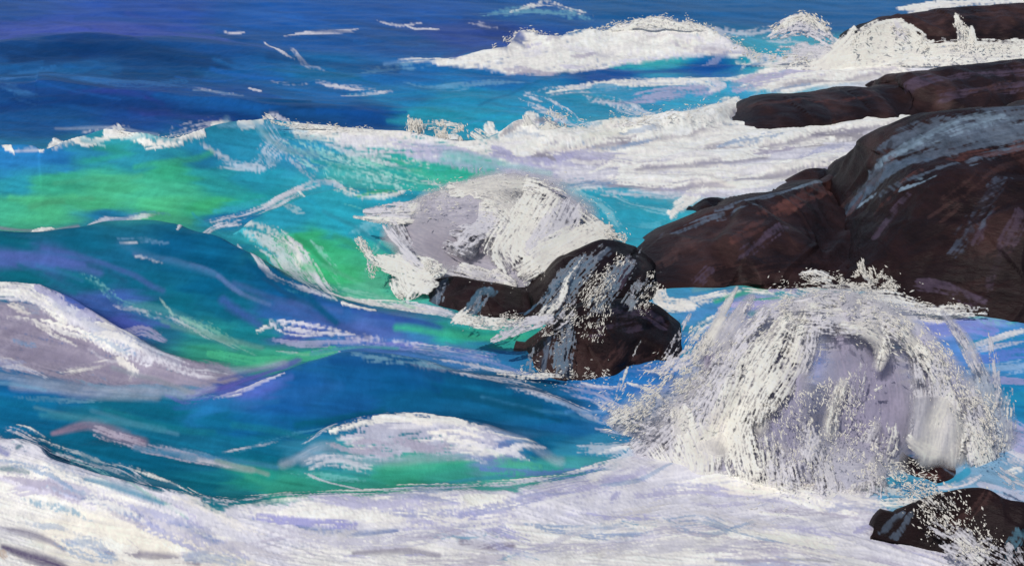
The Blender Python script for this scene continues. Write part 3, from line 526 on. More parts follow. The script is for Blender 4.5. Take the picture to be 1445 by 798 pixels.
s((70,150,190),.95,8,.1,(1228,700),(1270,695),(1310,702)); s((45,115,160),.9,9,.15,(1260,690),(1290,685),(1320,690)); s((60,150,185),.95,5,.05,(1318,685),(1345,678),(1365,665)); s(C,.9,5,.2,(1318,690),(1360,682),(1385,670)); s((190,195,215),.9,10,.15,(1385,690),(1420,700),(1460,706)); s((100,175,200),.7,5,.2,(1420,675),(1450,678)); s(C,.9,14,.2,(1420,640),(1450,655)); s((178,176,212),.9,20,.1,(1425,610),(1450,620)); s(W,.8,5,.3,(1420,668),(1445,662))
for q in (((0,604),(30,612),(60,628)),((20,618),(70,636),(120,650)),((80,640),(130,656),(180,672)),((130,652),(190,672),(240,690)),((190,676),(240,692),(290,708)),((250,692),(300,706),(340,712)),((330,704),(380,700),(440,698)),((420,698),(480,696),(540,694)),((520,690),(600,688),(680,684)),((640,684),(720,682),(800,672)),((780,672),(840,660),(900,645))):
    s(C,.85,(3,7,4),.45,*q); s(W,.8,(2,4,2),.5,*[(x+14,y-5) for x, y in q])
s((70,140,170),.8,(4,9,4),.4,(120,676),(180,692),(230,712)); s((86,120,175),.8,(4,9,4),.4,(240,738),(290,756),(330,776)); s((96,150,180),.7,(4,8,4),.45,(30,705),(80,715),(130,735)); s((80,110,165),.7,(4,8,4),.45,(420,745),(490,752),(560,748)); s((90,150,180),.7,(4,8,4),.45,(600,752),(660,760),(720,752)); s((110,140,185),.7,(4,8,5),.45,(800,750),(860,760),(930,752)); s((140,134,150),.8,(5,10,5),.4,(150,780),(220,785),(280,795)); s((130,124,146),.7,(5,9,5),.45,(500,780),(560,776),(620,784)); s((120,160,185),.7,(4,8,5),.45,(980,720),(1050,735),(1120,735))
for (c_, w_, q) in (((188,186,206),12,((0,676),(100,690),(220,735),(330,790))),((170,172,200),10,((180,715),(270,745),(350,790))),((150,168,195),8,((60,690),(130,705),(200,735))),((190,188,204),13,((380,740),(480,765),(600,758),(700,735))),((160,164,198),10,((520,722),(620,728),(720,712),(820,700))),((186,182,200),12,((720,770),(830,775),(940,752),(1040,742))),((140,160,190),8,((740,740),(820,748),(900,738))),((178,174,192),11,((980,780),(1090,770),(1190,790))),((150,146,160),9,((0,745),(40,752),(90,775))),((196,192,200),12,((250,790),(330,775),(430,790)))):
    s(c_,.85,(w_*.4,w_,w_*.5),.3,*q,foam=.85,thick=.6)
for q in (((0,530),(90,545),(200,550),(300,548)),((20,545),(120,556),(220,558)),((430,650),(520,652),(620,646),(720,640)),((470,630),(430,640),(400,655)),((690,600),(740,622),(790,650)),((300,520),(350,520),(400,512)),((80,430),(160,470),(250,510))):
    s((176,182,198),.5,10,.2,*q,soft=1.,foam=.5,thick=.2)
for q in (((940,640),(880,660),(820,676),(740,690)),((960,620),(900,636),(850,660)),((1000,700),(900,712),(800,716))):
    s(C,.7,(8,14,8),.35,*q)
# water between the rocks and the big burst
s((66,160,190),.9,8,.1,(935,405),(965,400),(1000,406)); s((55,170,150),.9,5,.1,(1070,398),(1100,394),(1130,392)); s((110,165,180),.8,7,.25,(980,410),(1020,400),(1050,396)); s(W,1,(8,11,8),.1,(930,405),(935,425),(975,432)); s(W,.9,(10,8,6),.3,(945,435),(985,425),(1040,410)); s((60,175,140),.85,6,.15,(1010,425),(1060,410),(1090,408)); s(W,.9,8,.42,(1055,408),(1080,410),(1092,410)); s((55,172,135),.9,3,.05,(1050,424),(1080,422),(1115,419))
s(L,.95,7,.1,(1090,408),(1110,405),(1118,410)); s((185,180,222),.95,8,.12,(1020,438),(1060,430),(1110,428)); s((85,150,205),.8,7,.2,(960,445),(1000,442),(1040,440)); s((50,140,175),.9,8,.15,(955,460),(980,465),(1000,450)); s((60,110,200),.85,5,.15,(1020,452),(1060,448)); s((70,165,165),.7,6,.3,(1060,443),(1085,442)); s(W,.9,(5,8,5),.4,(970,495),(985,465),(1020,445)); s((150,165,215),.8,7,.3,(1000,465),(1060,465)); s((84,132,200),.8,9,.2,(880,525),(940,520),(1000,500)); s((50,150,175),.9,6,.1,(870,505),(905,502),(960,500),(1000,485)); s((40,125,180),.85,8,.15,(960,490),(1000,480),(1060,475)); s((74,124,195),.7,8,.2,(880,548),(930,550),(970,540)); s((35,120,180),.8,8,.15,(900,565),(960,560)); s((40,125,150),.7,8,.3,(870,600),(920,600),(960,595))
s(C,.7,12,.45,(845,565),(880,580),(950,600)); s((165,172,205),.8,12,.35,(800,545),(840,555),(870,575)); s(W,.9,3,.15,(885,540),(920,552),(942,570)); s(C,.85,4,.3,(820,540),(860,548),(880,545)); s((190,195,220),.7,6,.4,(840,605),(900,612),(950,600)); s(W,.7,4,.3,(840,640),(880,632),(960,622))
p(C,1,(900,690),(960,655),(1040,640),(1120,650),(1200,670),(1245,700),(1230,735),(1180,750),(1000,740),(900,720),soft=14,ang=-8,rough=12)
s(W,.9,12,.25,(960,690),(1040,680),(1130,700),(1200,720)); s(L,.8,8,.3,(900,700),(980,690),(1060,700)); s(G,.7,7,.4,(1080,720),(1160,725),(1230,730))
p(L,.8,(990,480),(1080,450),(1200,445),(1300,470),(1380,540),(1400,640),(1330,640),(1260,650),(1200,680),(1100,670),(960,650),(940,600),(980,540),soft=20,ang=-5,rough=16,dry=.12)
s(C,.85,14,.35,(980,600),(1050,560),(1150,550),(1260,580)); s(C,.8,12,.4,(1000,520),(1080,490),(1180,480),(1290,510)); s(C,.8,12,.35,(1000,640),(1100,620),(1200,640)); s((150,143,168),.7,12,.35,(1080,600),(1180,590),(1270,610))
# foam shelf along the main rock
s(W,1,(6,10,12,12,10,7),.15,(1120,400),(1170,415),(1230,425),(1290,435),(1340,445),(1385,440)); s(C,.9,12,.25,(1110,415),(1170,432),(1240,440),(1310,450)); s(W,.9,10,.3,(1150,440),(1220,438),(1280,452)); s(W,1,8,.2,(1255,415),(1300,428),(1360,432)); s((70,170,170),.7,7,.4,(1150,400),(1180,412)); s((120,190,195),.8,7,.35,(1370,450),(1410,452),(1440,455)); s((60,165,175),.9,5,.1,(1430,453),(1460,448))
s((130,145,215),.9,9,.15,(1310,465),(1360,462),(1400,468)); s((40,145,185),.9,7,.15,(1360,490),(1400,480),(1445,470)); s(C,.8,6,.3,(1370,490),(1410,478),(1450,465)); s((100,130,210),.8,8,.2,(1370,505),(1410,502),(1450,500)); s(C,.7,4,.3,(1360,500),(1400,490),(1450,480)); s((150,185,220),.8,9,.25,(1370,525),(1420,520),(1450,515)); s((165,165,212),.85,7,.2,(1390,535),(1450,540)); s((40,140,180),.9,9,.1,(1390,575),(1420,565),(1450,562)); s((45,145,180),.8,7,.3,(1235,470),(1248,485),(1290,492))
# loose brushwork that follows the run of the water
FL = np.array([(100,60,-3),(300,60,8),(500,100,5),(800,120,-8),(100,150,5),(400,150,3),(100,250,-6),(250,250,-12),(400,240,25),(550,240,12),(60,350,10),(200,360,25),(350,400,38),(480,440,25),(100,420,30),(430,340,50),(520,370,24),(600,470,6),(700,500,8),(380,550,-18),(520,520,-2),(650,550,18),(780,580,22),(60,570,8),(200,600,18),(350,640,12),(500,660,4),(650,660,-6),(800,650,-8),(80,700,18),(200,740,22),(350,760,15),(550,740,-4),(700,720,-8),(850,700,-12),(1000,760,4),(1150,760,10),(900,200,-6),(1100,200,-10),(950,320,15),(1000,420,-12),(1200,440,8),(1400,480,-12),(1050,130,-14),(1200,110,-10),(920,530,-10),(1400,560,-5),(800,70,-14),(150,480,24)], float)
def flow(x, y):
    w = 1/(((FL[:, 0]-x)*.7)**2+((FL[:, 1]-y)*1.3)**2+200)**1.5
    return math.radians((FL[:, 2]*w).sum()/w.sum())
br = np.random.default_rng(5)
def unlin(c):
    c = np.clip(c, 0, 1); return tuple(255*np.where(c <= .0031308, c*12.92, 1.055*c**(1/2.4)-.055))
def brush(n, x0, x1, y0, y1, water, wmin, wmax, lmin, lmax, op=.6, dry=.4):
    for _ in range(n):
        x, y = br.uniform(x0, x1), br.uniform(y0, y1); a = flow(x, y)+br.normal(0, .07); l = br.uniform(lmin, lmax)/2
        u, v = on_sea((x, y)); i = min(np.searchsorted(US, u), len(US)-1); j = min(np.searchsorted(VS, v), len(VS)-1)
        isf = cv.foam[j, i] > .45
        if water and not isf:
            c = unlin(cv.col[j, i]*br.uniform(.72, 1.32)*np.array([br.uniform(.7, 1.3), br.uniform(.92, 1.1), br.uniform(.92, 1.08)])); kw = dict(soft=.5)
        elif not water and isf:
            c = [W, (243, 236, 224), C, L, G, (120, 150, 186), (228, 226, 224), (196, 194, 204), (204, 200, 200), (150, 156, 190), W][br.integers(11)]; kw = dict(foam=.9, thick=.8)
        else: continue
        cu = br.normal(0, .07 if water else .16)
        q = [(x+t*l*math.cos(a)+cu*t*t*l*math.sin(a), y+t*l*math.sin(a)-cu*t*t*l*math.cos(a)) for t in (-1, 0, 1)]
        g = np.array([on_sea(p_) for p_ in q]); d_ = np.hypot(*np.diff(g, axis=0).T)
        if d_.max() > 1.35*l or abs(g[0, 1]-g[2, 1]) > 1.3*abs(q[0][1]-q[2][1])+6: continue
        s(c, op*br.uniform(.6, 1.1), br.uniform(wmin, wmax), dry*br.uniform(.5, 1.2), *q, **kw)
brush(150, 0, 900, 60, 700, True, 3, 9, 50, 150, .75, .25)
brush(70, 0, 700, 10, 180, True, 2, 5, 50, 150, .7, .25)
brush(40, 780, 1445, 90, 700, True, 3, 7, 40, 100, .7, .3)
brush(150, -10, 1300, 620, 800, False, 3, 11, 50, 160, .75, .42)
brush(80, 700, 1300, 130, 285, False, 2.5, 7, 40, 120, .75, .4)
brush(50, 0, 330, 400, 545, False, 2.5, 8, 30, 90, .7, .45)
brush(40, 620, 1060, 30, 105, False, 2, 5, 25, 70, .7, .4)
brush(30, 1040, 1445, 60, 130, False, 2, 5, 30, 90, .7, .4)
brush(30, 430, 760, 585, 660, False, 2.5, 7, 30, 90, .7, .45)
brush(40, 1000, 1445, 400, 540, False, 2.5, 7, 40, 100, .7, .4)
#END STROKES
foamsm = cv.foam
Hh = Hh+cv.lift+cv.rel*(.006+.0007*gy)*np.clip(cv.foam*1.5, 0, 1)
# normals of the whole sheet, so that pieces of it meet without a seam
Px = np.stack([GX, GYw, Hh], -1).astype(f32)
du = np.gradient(Px, axis=1); dv = np.gradient(Px, axis=0)
nn = np.cross(dv, du); nn /= np.linalg.norm(nn, axis=-1, keepdims=True)+1e-12
nn[nn[..., 2] < 0] *= -1
tint = np.dstack([np.clip(cv.col, 0, .86), np.clip(cv.foam, 0, 1)]).astype(f32)
fb = box(cv.foam.astype(np.float64), 4) > .5
NV, NU = GU.shape
fo_own = owner[:-1, :-1]; fo_foam = fb[:-1, :-1]
def carve(name, mask, parent=None):
    j, i = np.nonzero(mask)
    a = j*NU+i; q = np.stack([a, a+NU, a+NU+1, a+1], -1)          # face up
    u, inv = np.unique(q, return_inverse=True)
    return mesh_from(name, Px.reshape(-1, 3)[u], inv.reshape(q.shape), SEA, parent, tint.reshape(-1, 4)[u], nn.reshape(-1, 3)[u])
for k, (nm, lab, cat, cps, *_r) in enumerate(WAVES):
    m = fo_own == k
    root = empty(nm); tag(root, lab, cat)
    ff, wf = m & fo_foam, m & ~fo_foam
    if wf.any(): carve('water_face', wf, root)
    if ff.sum() > 300: carve('foam', ff, root)
    elif ff.any(): carve('foam', ff, root)
tag(carve('sea', (fo_own < 0) & ~fo_foam), kind='structure')
tag(carve('sea_foam', (fo_own < 0) & fo_foam), 'white and lilac foam floating on the water between the waves and rocks', 'foam', 'stuff')
print('sheet', time.time()-T0)

# ------------------------------------------------------------------ rocks
def noise3(x, y, z, seed):
    return (vn(x+z*.37, y*.9-z*.61, seed)+vn(y+x*.41+9, z-x*.23, seed+3)+vn(z+4.7, x+y*.33, seed+6))/3
RB = (44, 27, 28); RBR = (68, 47, 45); RR = (86, 54, 50); RG = (84, 96, 113); RV = (74, 62, 78); RK = (28, 18, 20); RL = (120, 140, 158)  # blue greys: painted sky sheen and water film on wet rock
def rock(label, top, base, run, back, seed, strokes=(), basecol=RB, n=260, m=110, rough=.10, bulge=1.5, name='rock', endramp=True):
    def res(pts):
        c = catmull(pts, 3.0); L_ = np.concatenate([[0], np.cumsum(np.hypot(*np.diff(c[:, :2], axis=0).T))]); q = np.linspace(0, L_[-1], n)
        return np.stack([np.interp(q, L_, c[:, k_]) for k_ in range(c.shape[1])], -1)
    top = [tuple(a) if len(a) == 3 else (a[0], a[1], run) for a in top]
    def resi(pts):
        c = np.asarray(pts, float); per = 24; out = []
        Q = np.vstack([2*c[0]-c[1], c, 2*c[-1]-c[-2]])
        for i in range(1, len(Q)-2):
            t = np.linspace(0, 1, per, endpoint=False)[:, None]; p0, p1, p2, p3 = Q[i-1], Q[i], Q[i+1], Q[i+2]
            out.append(.5*(2*p1+(p2-p0)*t+(2*p0-5*p1+4*p2-p3)*t*t+(3*p1-p0-3*p2+p3)*t**3))
        c = np.vstack(out+[c[-1:]]); q = np.linspace(0, len(c)-1, n)
        return np.stack([np.interp(q, np.arange(len(c)), c[:, k_]) for k_ in range(c.shape[1])], -1)
    base = [b[:2] for b in base]
    Tp, Bp = (resi(top), resi(base)) if len(top) == len(base) else (res(top), res(base))
    bx, by, _ = at_z(Bp[:, 0], Bp[:, 1], 0.0)
    e = np.minimum(1, np.minimum(np.arange(n), np.arange(n)[::-1])/(n*.06)) if endramp else np.minimum(1, np.arange(n)/(n*.06)); e = np.sqrt(np.clip(e, 0, 1))
    ty = by+Tp[:, 2]*(.25+.75*e)
    tx, ty, tz = at_y(Tp[:, 0], Tp[:, 1], ty)
    tz = np.maximum(tz, .02)
    t = np.linspace(0, 1, m)[:, None]
    yy = by+(ty-by)*t**bulge; zz = tz*(1-(1-t)**bulge); xx = bx+(tx-bx)*t
    # skirt below the water and the far side
    sk = np.linspace(1, 0, 6, endpoint=False)[:, None]
    X = np.vstack([bx-0*sk, xx]); Y = np.vstack([by-.25*sk, yy]); Z = np.vstack([-.9*sk+0*bx, zz])
    tb = np.linspace(0, 1, 40)[1:, None]
    X = np.vstack([X, tx+0*tb]); Y = np.vstack([Y, ty+back*tb]); Z = np.vstack([Z, tz-(tz+.9)*tb**1.6])
    P = np.stack([X, Y, Z], -1)
    d1 = np.gradient(P, axis=1); d0 = np.gradient(P, axis=0); nr = np.cross(d1, d0); nr /= np.linalg.norm(nr, axis=-1, keepdims=True)+1e-9
    x, y, z = X, Y, Z
    a = math.radians(38); st = x*math.sin(a)-z*math.cos(a)*1.3+y*.15; al = x*math.cos(a)+z*math.sin(a)
    fac = noise3(x*.7, y*.7, z*.7, seed)-.5
    blocks = np.floor(st*1.6+fac*2.2); saw = (st*1.6+fac*2.2)-blocks
    # planar facets: blend of randomly tilted planes
    fr = np.random.default_rng(seed); nf = 46; xs, zs = X[5:5+m], (Z+.45*Y)[5:5+m]; ext = max(xs.max()-xs.min(), .5)
    fxs = fr.uniform(xs.min(), xs.max(), nf); fzs = fr.uniform(zs.min(), zs.max(), nf); sc_ = (ext*(zs.max()-zs.min())/nf)**.5
    wsum = 0; fac2 = 0
    for a_, b_, g1, g2, o_ in zip(fxs, fzs, fr.normal(0, .5, nf), fr.normal(0, .5, nf), fr.normal(0, .35, nf)):
        ddx = (x-a_)/sc_; ddz = (z+.45*y-b_)/sc_; w_ = np.exp(-np.minimum((ddx**2+ddz**2)*8., 80))+1e-12
        wsum = wsum+w_; fac2 = fac2+w_*(o_+g1*ddx+g2*ddz)
    fac2 = np.clip(fac2/wsum, -1.2, 1.2)*np.minimum(1, sc_/.5)
    dsp = rough*(fac2*1.6+fac*1.6+(hash2(blocks, np.floor(al*.5+blocks*.37), seed)-.5)*.9*np.minimum(1, np.minimum(saw, 1-saw)*8)+(noise3(x*2.6, y*2.6, z*2.6, seed+11)-.5)*1.3+(noise3(x*8, y*8, z*8, seed+21)-.5)*.3)
    row = np.arange(P.shape[0]); keep = np.clip(np.abs(row-(5+m))/14., .30, 1)[:, None]   # keep the skyline close
    P = P+nr*(dsp*keep*np.minimum(1, np.clip(tz, 0, 9)/(rough*5))*np.clip(np.minimum(np.arange(n), np.arange(n)[::-1])/(n*.08), 0, 1))[..., None]
    col = np.broadcast_to(lin(basecol), P.shape).astype(f32).copy()
    tone = fbm(st*2.2, al*.6, seed+4, 4); col *= (.26+.54*tone)[..., None]
    mixr = sst(.5, .75, fbm(st*1.7, al*.45, seed+8, 3)); col += (lin(RBR)-col)*(mixr*.6)[..., None]
    up = np.clip(nr[..., 2], 0, 1)
    # strokes: sky sheen, water film, other tones painted along world-space lines on the stone
    rows = slice(4, 6+m); F = P[rows].reshape(-1, 3); fx, fy = proj(F[:, 0], F[:, 1], F[:, 2]); Fc = col[rows].reshape(-1, 3)
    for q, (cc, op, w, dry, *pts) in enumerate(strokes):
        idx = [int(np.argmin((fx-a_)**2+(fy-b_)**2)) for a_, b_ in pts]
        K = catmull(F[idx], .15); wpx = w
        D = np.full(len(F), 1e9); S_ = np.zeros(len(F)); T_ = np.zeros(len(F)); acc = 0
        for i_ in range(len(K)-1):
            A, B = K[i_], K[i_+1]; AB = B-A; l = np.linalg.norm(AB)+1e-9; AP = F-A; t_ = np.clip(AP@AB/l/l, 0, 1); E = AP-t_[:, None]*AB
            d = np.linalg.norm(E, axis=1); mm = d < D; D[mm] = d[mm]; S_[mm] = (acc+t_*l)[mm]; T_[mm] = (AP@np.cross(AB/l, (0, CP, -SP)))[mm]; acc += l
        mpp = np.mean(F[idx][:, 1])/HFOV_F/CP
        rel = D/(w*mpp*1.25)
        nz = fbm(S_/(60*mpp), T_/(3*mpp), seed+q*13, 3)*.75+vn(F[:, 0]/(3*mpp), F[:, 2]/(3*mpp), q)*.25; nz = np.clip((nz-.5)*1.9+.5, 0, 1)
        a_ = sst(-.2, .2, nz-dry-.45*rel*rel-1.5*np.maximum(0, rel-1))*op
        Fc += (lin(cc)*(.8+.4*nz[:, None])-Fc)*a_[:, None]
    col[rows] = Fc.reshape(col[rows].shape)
    R_, Cn = P.shape[:2]
    j, i = np.meshgrid(np.arange(R_-1), np.arange(Cn-1), indexing='ij'); a0 = (j*Cn+i).ravel()
    q = np.stack([a0, a0+1, a0+Cn+1, a0+Cn], -1)
    o = mesh_from(name, P.reshape(-1, 3), q, ROCK, None, np.dstack([np.clip(col, 0, 1), np.ones(col.shape[:2])]))
    tag(o, label, 'rock'); return o

rock('dark brown rock at the very top right corner behind white splashes',
     [(1180,76),(1200,55),(1220,36),(1265,22),(1350,10),(1445,4),(1560,-2),(1700,6),(1760,62)], [(1180,80),(1220,72),(1260,66),(1330,64),(1445,66),(1560,64),(1700,64),(1765,66)], 4.0, 5.0, 11,
     [(RBR,.5,7,.3,(1290,35),(1340,22),(1400,18)),(RK,.8,7,.2,(1300,52),(1400,50),(1445,40))], basecol=(46,34,36), rough=.14)
rock('long flat brown rock ledge below the topmost rock, foam above and below it',
     [(1010,180),(1026,172),(1040,158),(1056,146),(1085,136),(1130,132),(1180,126),(1265,122),(1275,108),(1330,95),(1400,89),(1445,86),(1560,80),(1700,84),(1760,144)],
     [(1012,182),(1060,185),(1110,184),(1180,174),(1280,166),(1400,158),(1560,150),(1700,148),(1765,147)], 3.2, 4.0, 23,
     [(RBR,.7,10,.25,(1060,150),(1110,145),(1150,140)),(RV,.7,12,.25,(1290,120),(1350,108),(1445,100)),(RV,.6,9,.3,(1330,135),(1400,125),(1445,120)),(RR,.5,8,.4,(1160,145),(1220,135)),(RK,.7,7,.2,(1050,170),(1140,168),(1220,150)),(RBR,.6,8,.3,(1380,130),(1430,120))],
     basecol=(48,33,35), rough=.14)
rock('huge dark brown rock mass filling the right side with blue grey sky sheen painted on its wet top',
     [(1138,380),(1148,345),(1176,295),(1212,240),(1245,196),(1290,172),(1330,158),(1400,152),(1445,148),(1560,140),(1700,150),(1780,300),(1800,445)],
     [(1134,396),(1150,400),(1175,404),(1212,408),(1250,416),(1290,430),(1335,442),(1400,452),(1445,456),(1560,460),(1700,455),(1780,452),(1805,448)], 5.0, 4.5, 37,
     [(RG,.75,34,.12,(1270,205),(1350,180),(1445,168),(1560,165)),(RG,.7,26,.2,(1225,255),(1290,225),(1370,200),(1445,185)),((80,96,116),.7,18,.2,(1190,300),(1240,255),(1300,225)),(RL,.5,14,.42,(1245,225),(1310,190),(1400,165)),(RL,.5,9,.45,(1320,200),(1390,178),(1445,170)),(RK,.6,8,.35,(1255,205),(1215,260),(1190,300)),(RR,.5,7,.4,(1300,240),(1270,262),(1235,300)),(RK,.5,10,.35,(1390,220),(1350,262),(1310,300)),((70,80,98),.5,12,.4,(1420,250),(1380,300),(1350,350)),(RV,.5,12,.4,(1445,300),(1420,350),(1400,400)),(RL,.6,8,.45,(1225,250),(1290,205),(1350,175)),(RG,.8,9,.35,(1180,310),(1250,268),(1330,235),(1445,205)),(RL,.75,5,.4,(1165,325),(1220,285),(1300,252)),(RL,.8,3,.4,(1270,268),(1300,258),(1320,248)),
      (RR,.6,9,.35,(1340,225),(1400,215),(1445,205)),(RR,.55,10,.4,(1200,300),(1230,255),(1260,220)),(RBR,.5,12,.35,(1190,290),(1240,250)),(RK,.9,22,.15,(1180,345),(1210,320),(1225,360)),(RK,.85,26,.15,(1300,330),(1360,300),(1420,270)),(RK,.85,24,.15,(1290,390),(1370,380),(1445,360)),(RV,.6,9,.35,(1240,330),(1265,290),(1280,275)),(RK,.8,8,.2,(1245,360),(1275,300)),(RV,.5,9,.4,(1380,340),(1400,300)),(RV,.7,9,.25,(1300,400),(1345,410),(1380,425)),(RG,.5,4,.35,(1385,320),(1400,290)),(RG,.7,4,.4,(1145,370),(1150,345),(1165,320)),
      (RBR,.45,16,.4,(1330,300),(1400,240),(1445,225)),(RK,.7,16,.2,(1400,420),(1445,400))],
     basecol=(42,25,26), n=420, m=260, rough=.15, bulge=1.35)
rock('long reddish brown rock slab sloping down left from the huge rock mass',
     [(878,398,.8),(896,364,1.6),(935,330,2.6),(975,308,3.),(1005,294,3.),(1050,284,3.2),(1090,274,3.4),(1130,262,4.),(1170,248,6.),(1210,222,8.),(1260,200,10.)],
     [(874,408),(892,410),(930,409),(970,408),(1003,406),(1045,402),(1085,398),(1125,396),(1165,394),(1205,390),(1260,384)], 3.0, 3.0, 41,
     [(RBR,.7,16,.25,(930,370),(980,340),(1040,315)),(RR,.65,12,.3,(1080,300),(1130,280),(1170,262)),(RR,.5,12,.35,(1040,340),(1100,310)),(RG,.8,9,.3,(930,335),(1000,308),(1070,290)),(RG,.7,7,.35,(1010,295),(1080,278),(1140,255)),(RL,.6,5,.4,(1120,265),(1190,240)),(RV,.7,10,.3,(1050,360),(1100,320)),(RG,.7,6,.4,(1190,270),(1235,220),(1250,195)),(RK,.8,16,.2,(1020,385),(1090,372),(1140,370)),(RV,.6,9,.3,(985,395),(1000,380)),(RBR,.7,10,.25,(945,365),(960,340)),(RK,.7,10,.25,(1150,350),(1160,320))],
     basecol=(54,35,36), n=360, m=200, rough=.13, endramp=False)
rock('small pointed dark rock tip poking out of foam above the reddish slab',
     [(968,300),(985,286),(1003,278),(1030,282),(1050,290)],[(965,304),(990,306),(1020,302),(1052,296)],.7,.8,53,basecol=(40,26,28),rough=.06,n=120,m=50)
rock('dark rock hump in the foam at the upper end of the reddish slab',
     [(1098,262),(1115,250),(1140,238),(1165,238),(1185,250)],[(1095,266),(1125,268),(1160,264),(1188,256)],.8,.9,59,basecol=(42,28,29),rough=.06,n=120,m=50)
rock('small low dark rock at the left tip of the rocks under the white burst',
     [(588,414),(605,398),(640,390),(680,396),(715,402),(745,412)],[(586,418),(620,430),(660,444),(710,446),(750,440)],.9,1.2,61,
     [(RG,.8,9,.2,(612,428),(625,400)),(RK,.9,10,.1,(640,425),(655,400)),((70,100,120),.8,10,.2,(665,440),(690,410)),(RK,.8,10,.1,(720,435),(725,410))],basecol=(46,30,33),rough=.07,n=200,m=90)
rock('steep dark rock rising behind the water run-off, right of the low left tip',
     [(690,440),(725,412),(760,392),(795,362),(840,340),(865,338),(890,346),(912,356),(930,380),(938,404)],[(690,446),(740,452),(790,462),(850,455),(905,436),(925,420),(940,408)],1.6,1.6,67,
     [(RK,.8,14,.15,(760,430),(800,380),(845,350)),(RG,.7,9,.35,(780,420),(830,375),(860,352)),((70,100,125),.7,9,.3,(740,440),(780,405),(820,370)),(RV,.6,9,.3,(870,400),(890,365)),(RBR,.6,8,.3,(880,420),(915,375))],basecol=(40,26,29),rough=.09,n=260,m=140)
rock('blunt dark brown rock nearest the middle, water streaming down its left side',
     [(722,528),(735,492),(760,470),(800,438),(840,424),(890,424),(925,432),(955,452),(985,478),(1004,490)],[(720,534),(760,538),(820,540),(870,532),(905,512),(960,506),(1006,496)],1.3,1.3,71,
     [(RK,.85,18,.1,(860,490),(930,470),(970,480)),(RV,.7,12,.25,(850,440),(900,440),(930,455)),(RG,.75,9,.25,(760,530),(770,480)),(RG,.7,10,.3,(795,525),(800,460)),(RBR,.6,9,.3,(850,525),(880,490)),(RBR,.5,9,.35,(900,510),(950,485)),(RV,.5,8,.3,(840,470),(900,460))],basecol=(42,26,27),rough=.08,n=300,m=160)
rock('dark rock in the bottom right corner speckled with white drops',
     [(1232,752),(1255,732),(1285,715),(1330,698),(1365,690),(1395,690),(1420,704),(1450,710),(1540,718),(1640,740)],[(1228,756),(1252,762),(1285,768),(1325,780),(1362,792),(1395,800),(1425,808),(1460,815),(1545,820),(1640,815)],.5,.9,83,
     [(RG,.85,8,.2,(1245,750),(1270,725)),(RG,.7,6,.3,(1262,758),(1285,725)),(RK,.85,24,.1,(1400,740),(1430,725),(1470,750)),(RBR,.4,12,.4,(1350,740),(1390,700)),((70,110,130),.7,9,.3,(1420,790),(1440,750))],basecol=(38,22,23),rough=.06,n=260,m=150)
rock('small reddish rock tip showing above the bottom right corner rock',
     [(1268,662),(1285,650),(1320,644),(1350,648),(1374,664)],[(1266,664),(1300,674),(1322,684),(1350,676),(1376,668)],.45,.5,89,
     [(RR,.6,7,.2,(1300,668),(1320,672)),(RG,.75,6,.3,(1310,650),(1350,672))],basecol=(56,30,33),rough=.03,n=120,m=60)

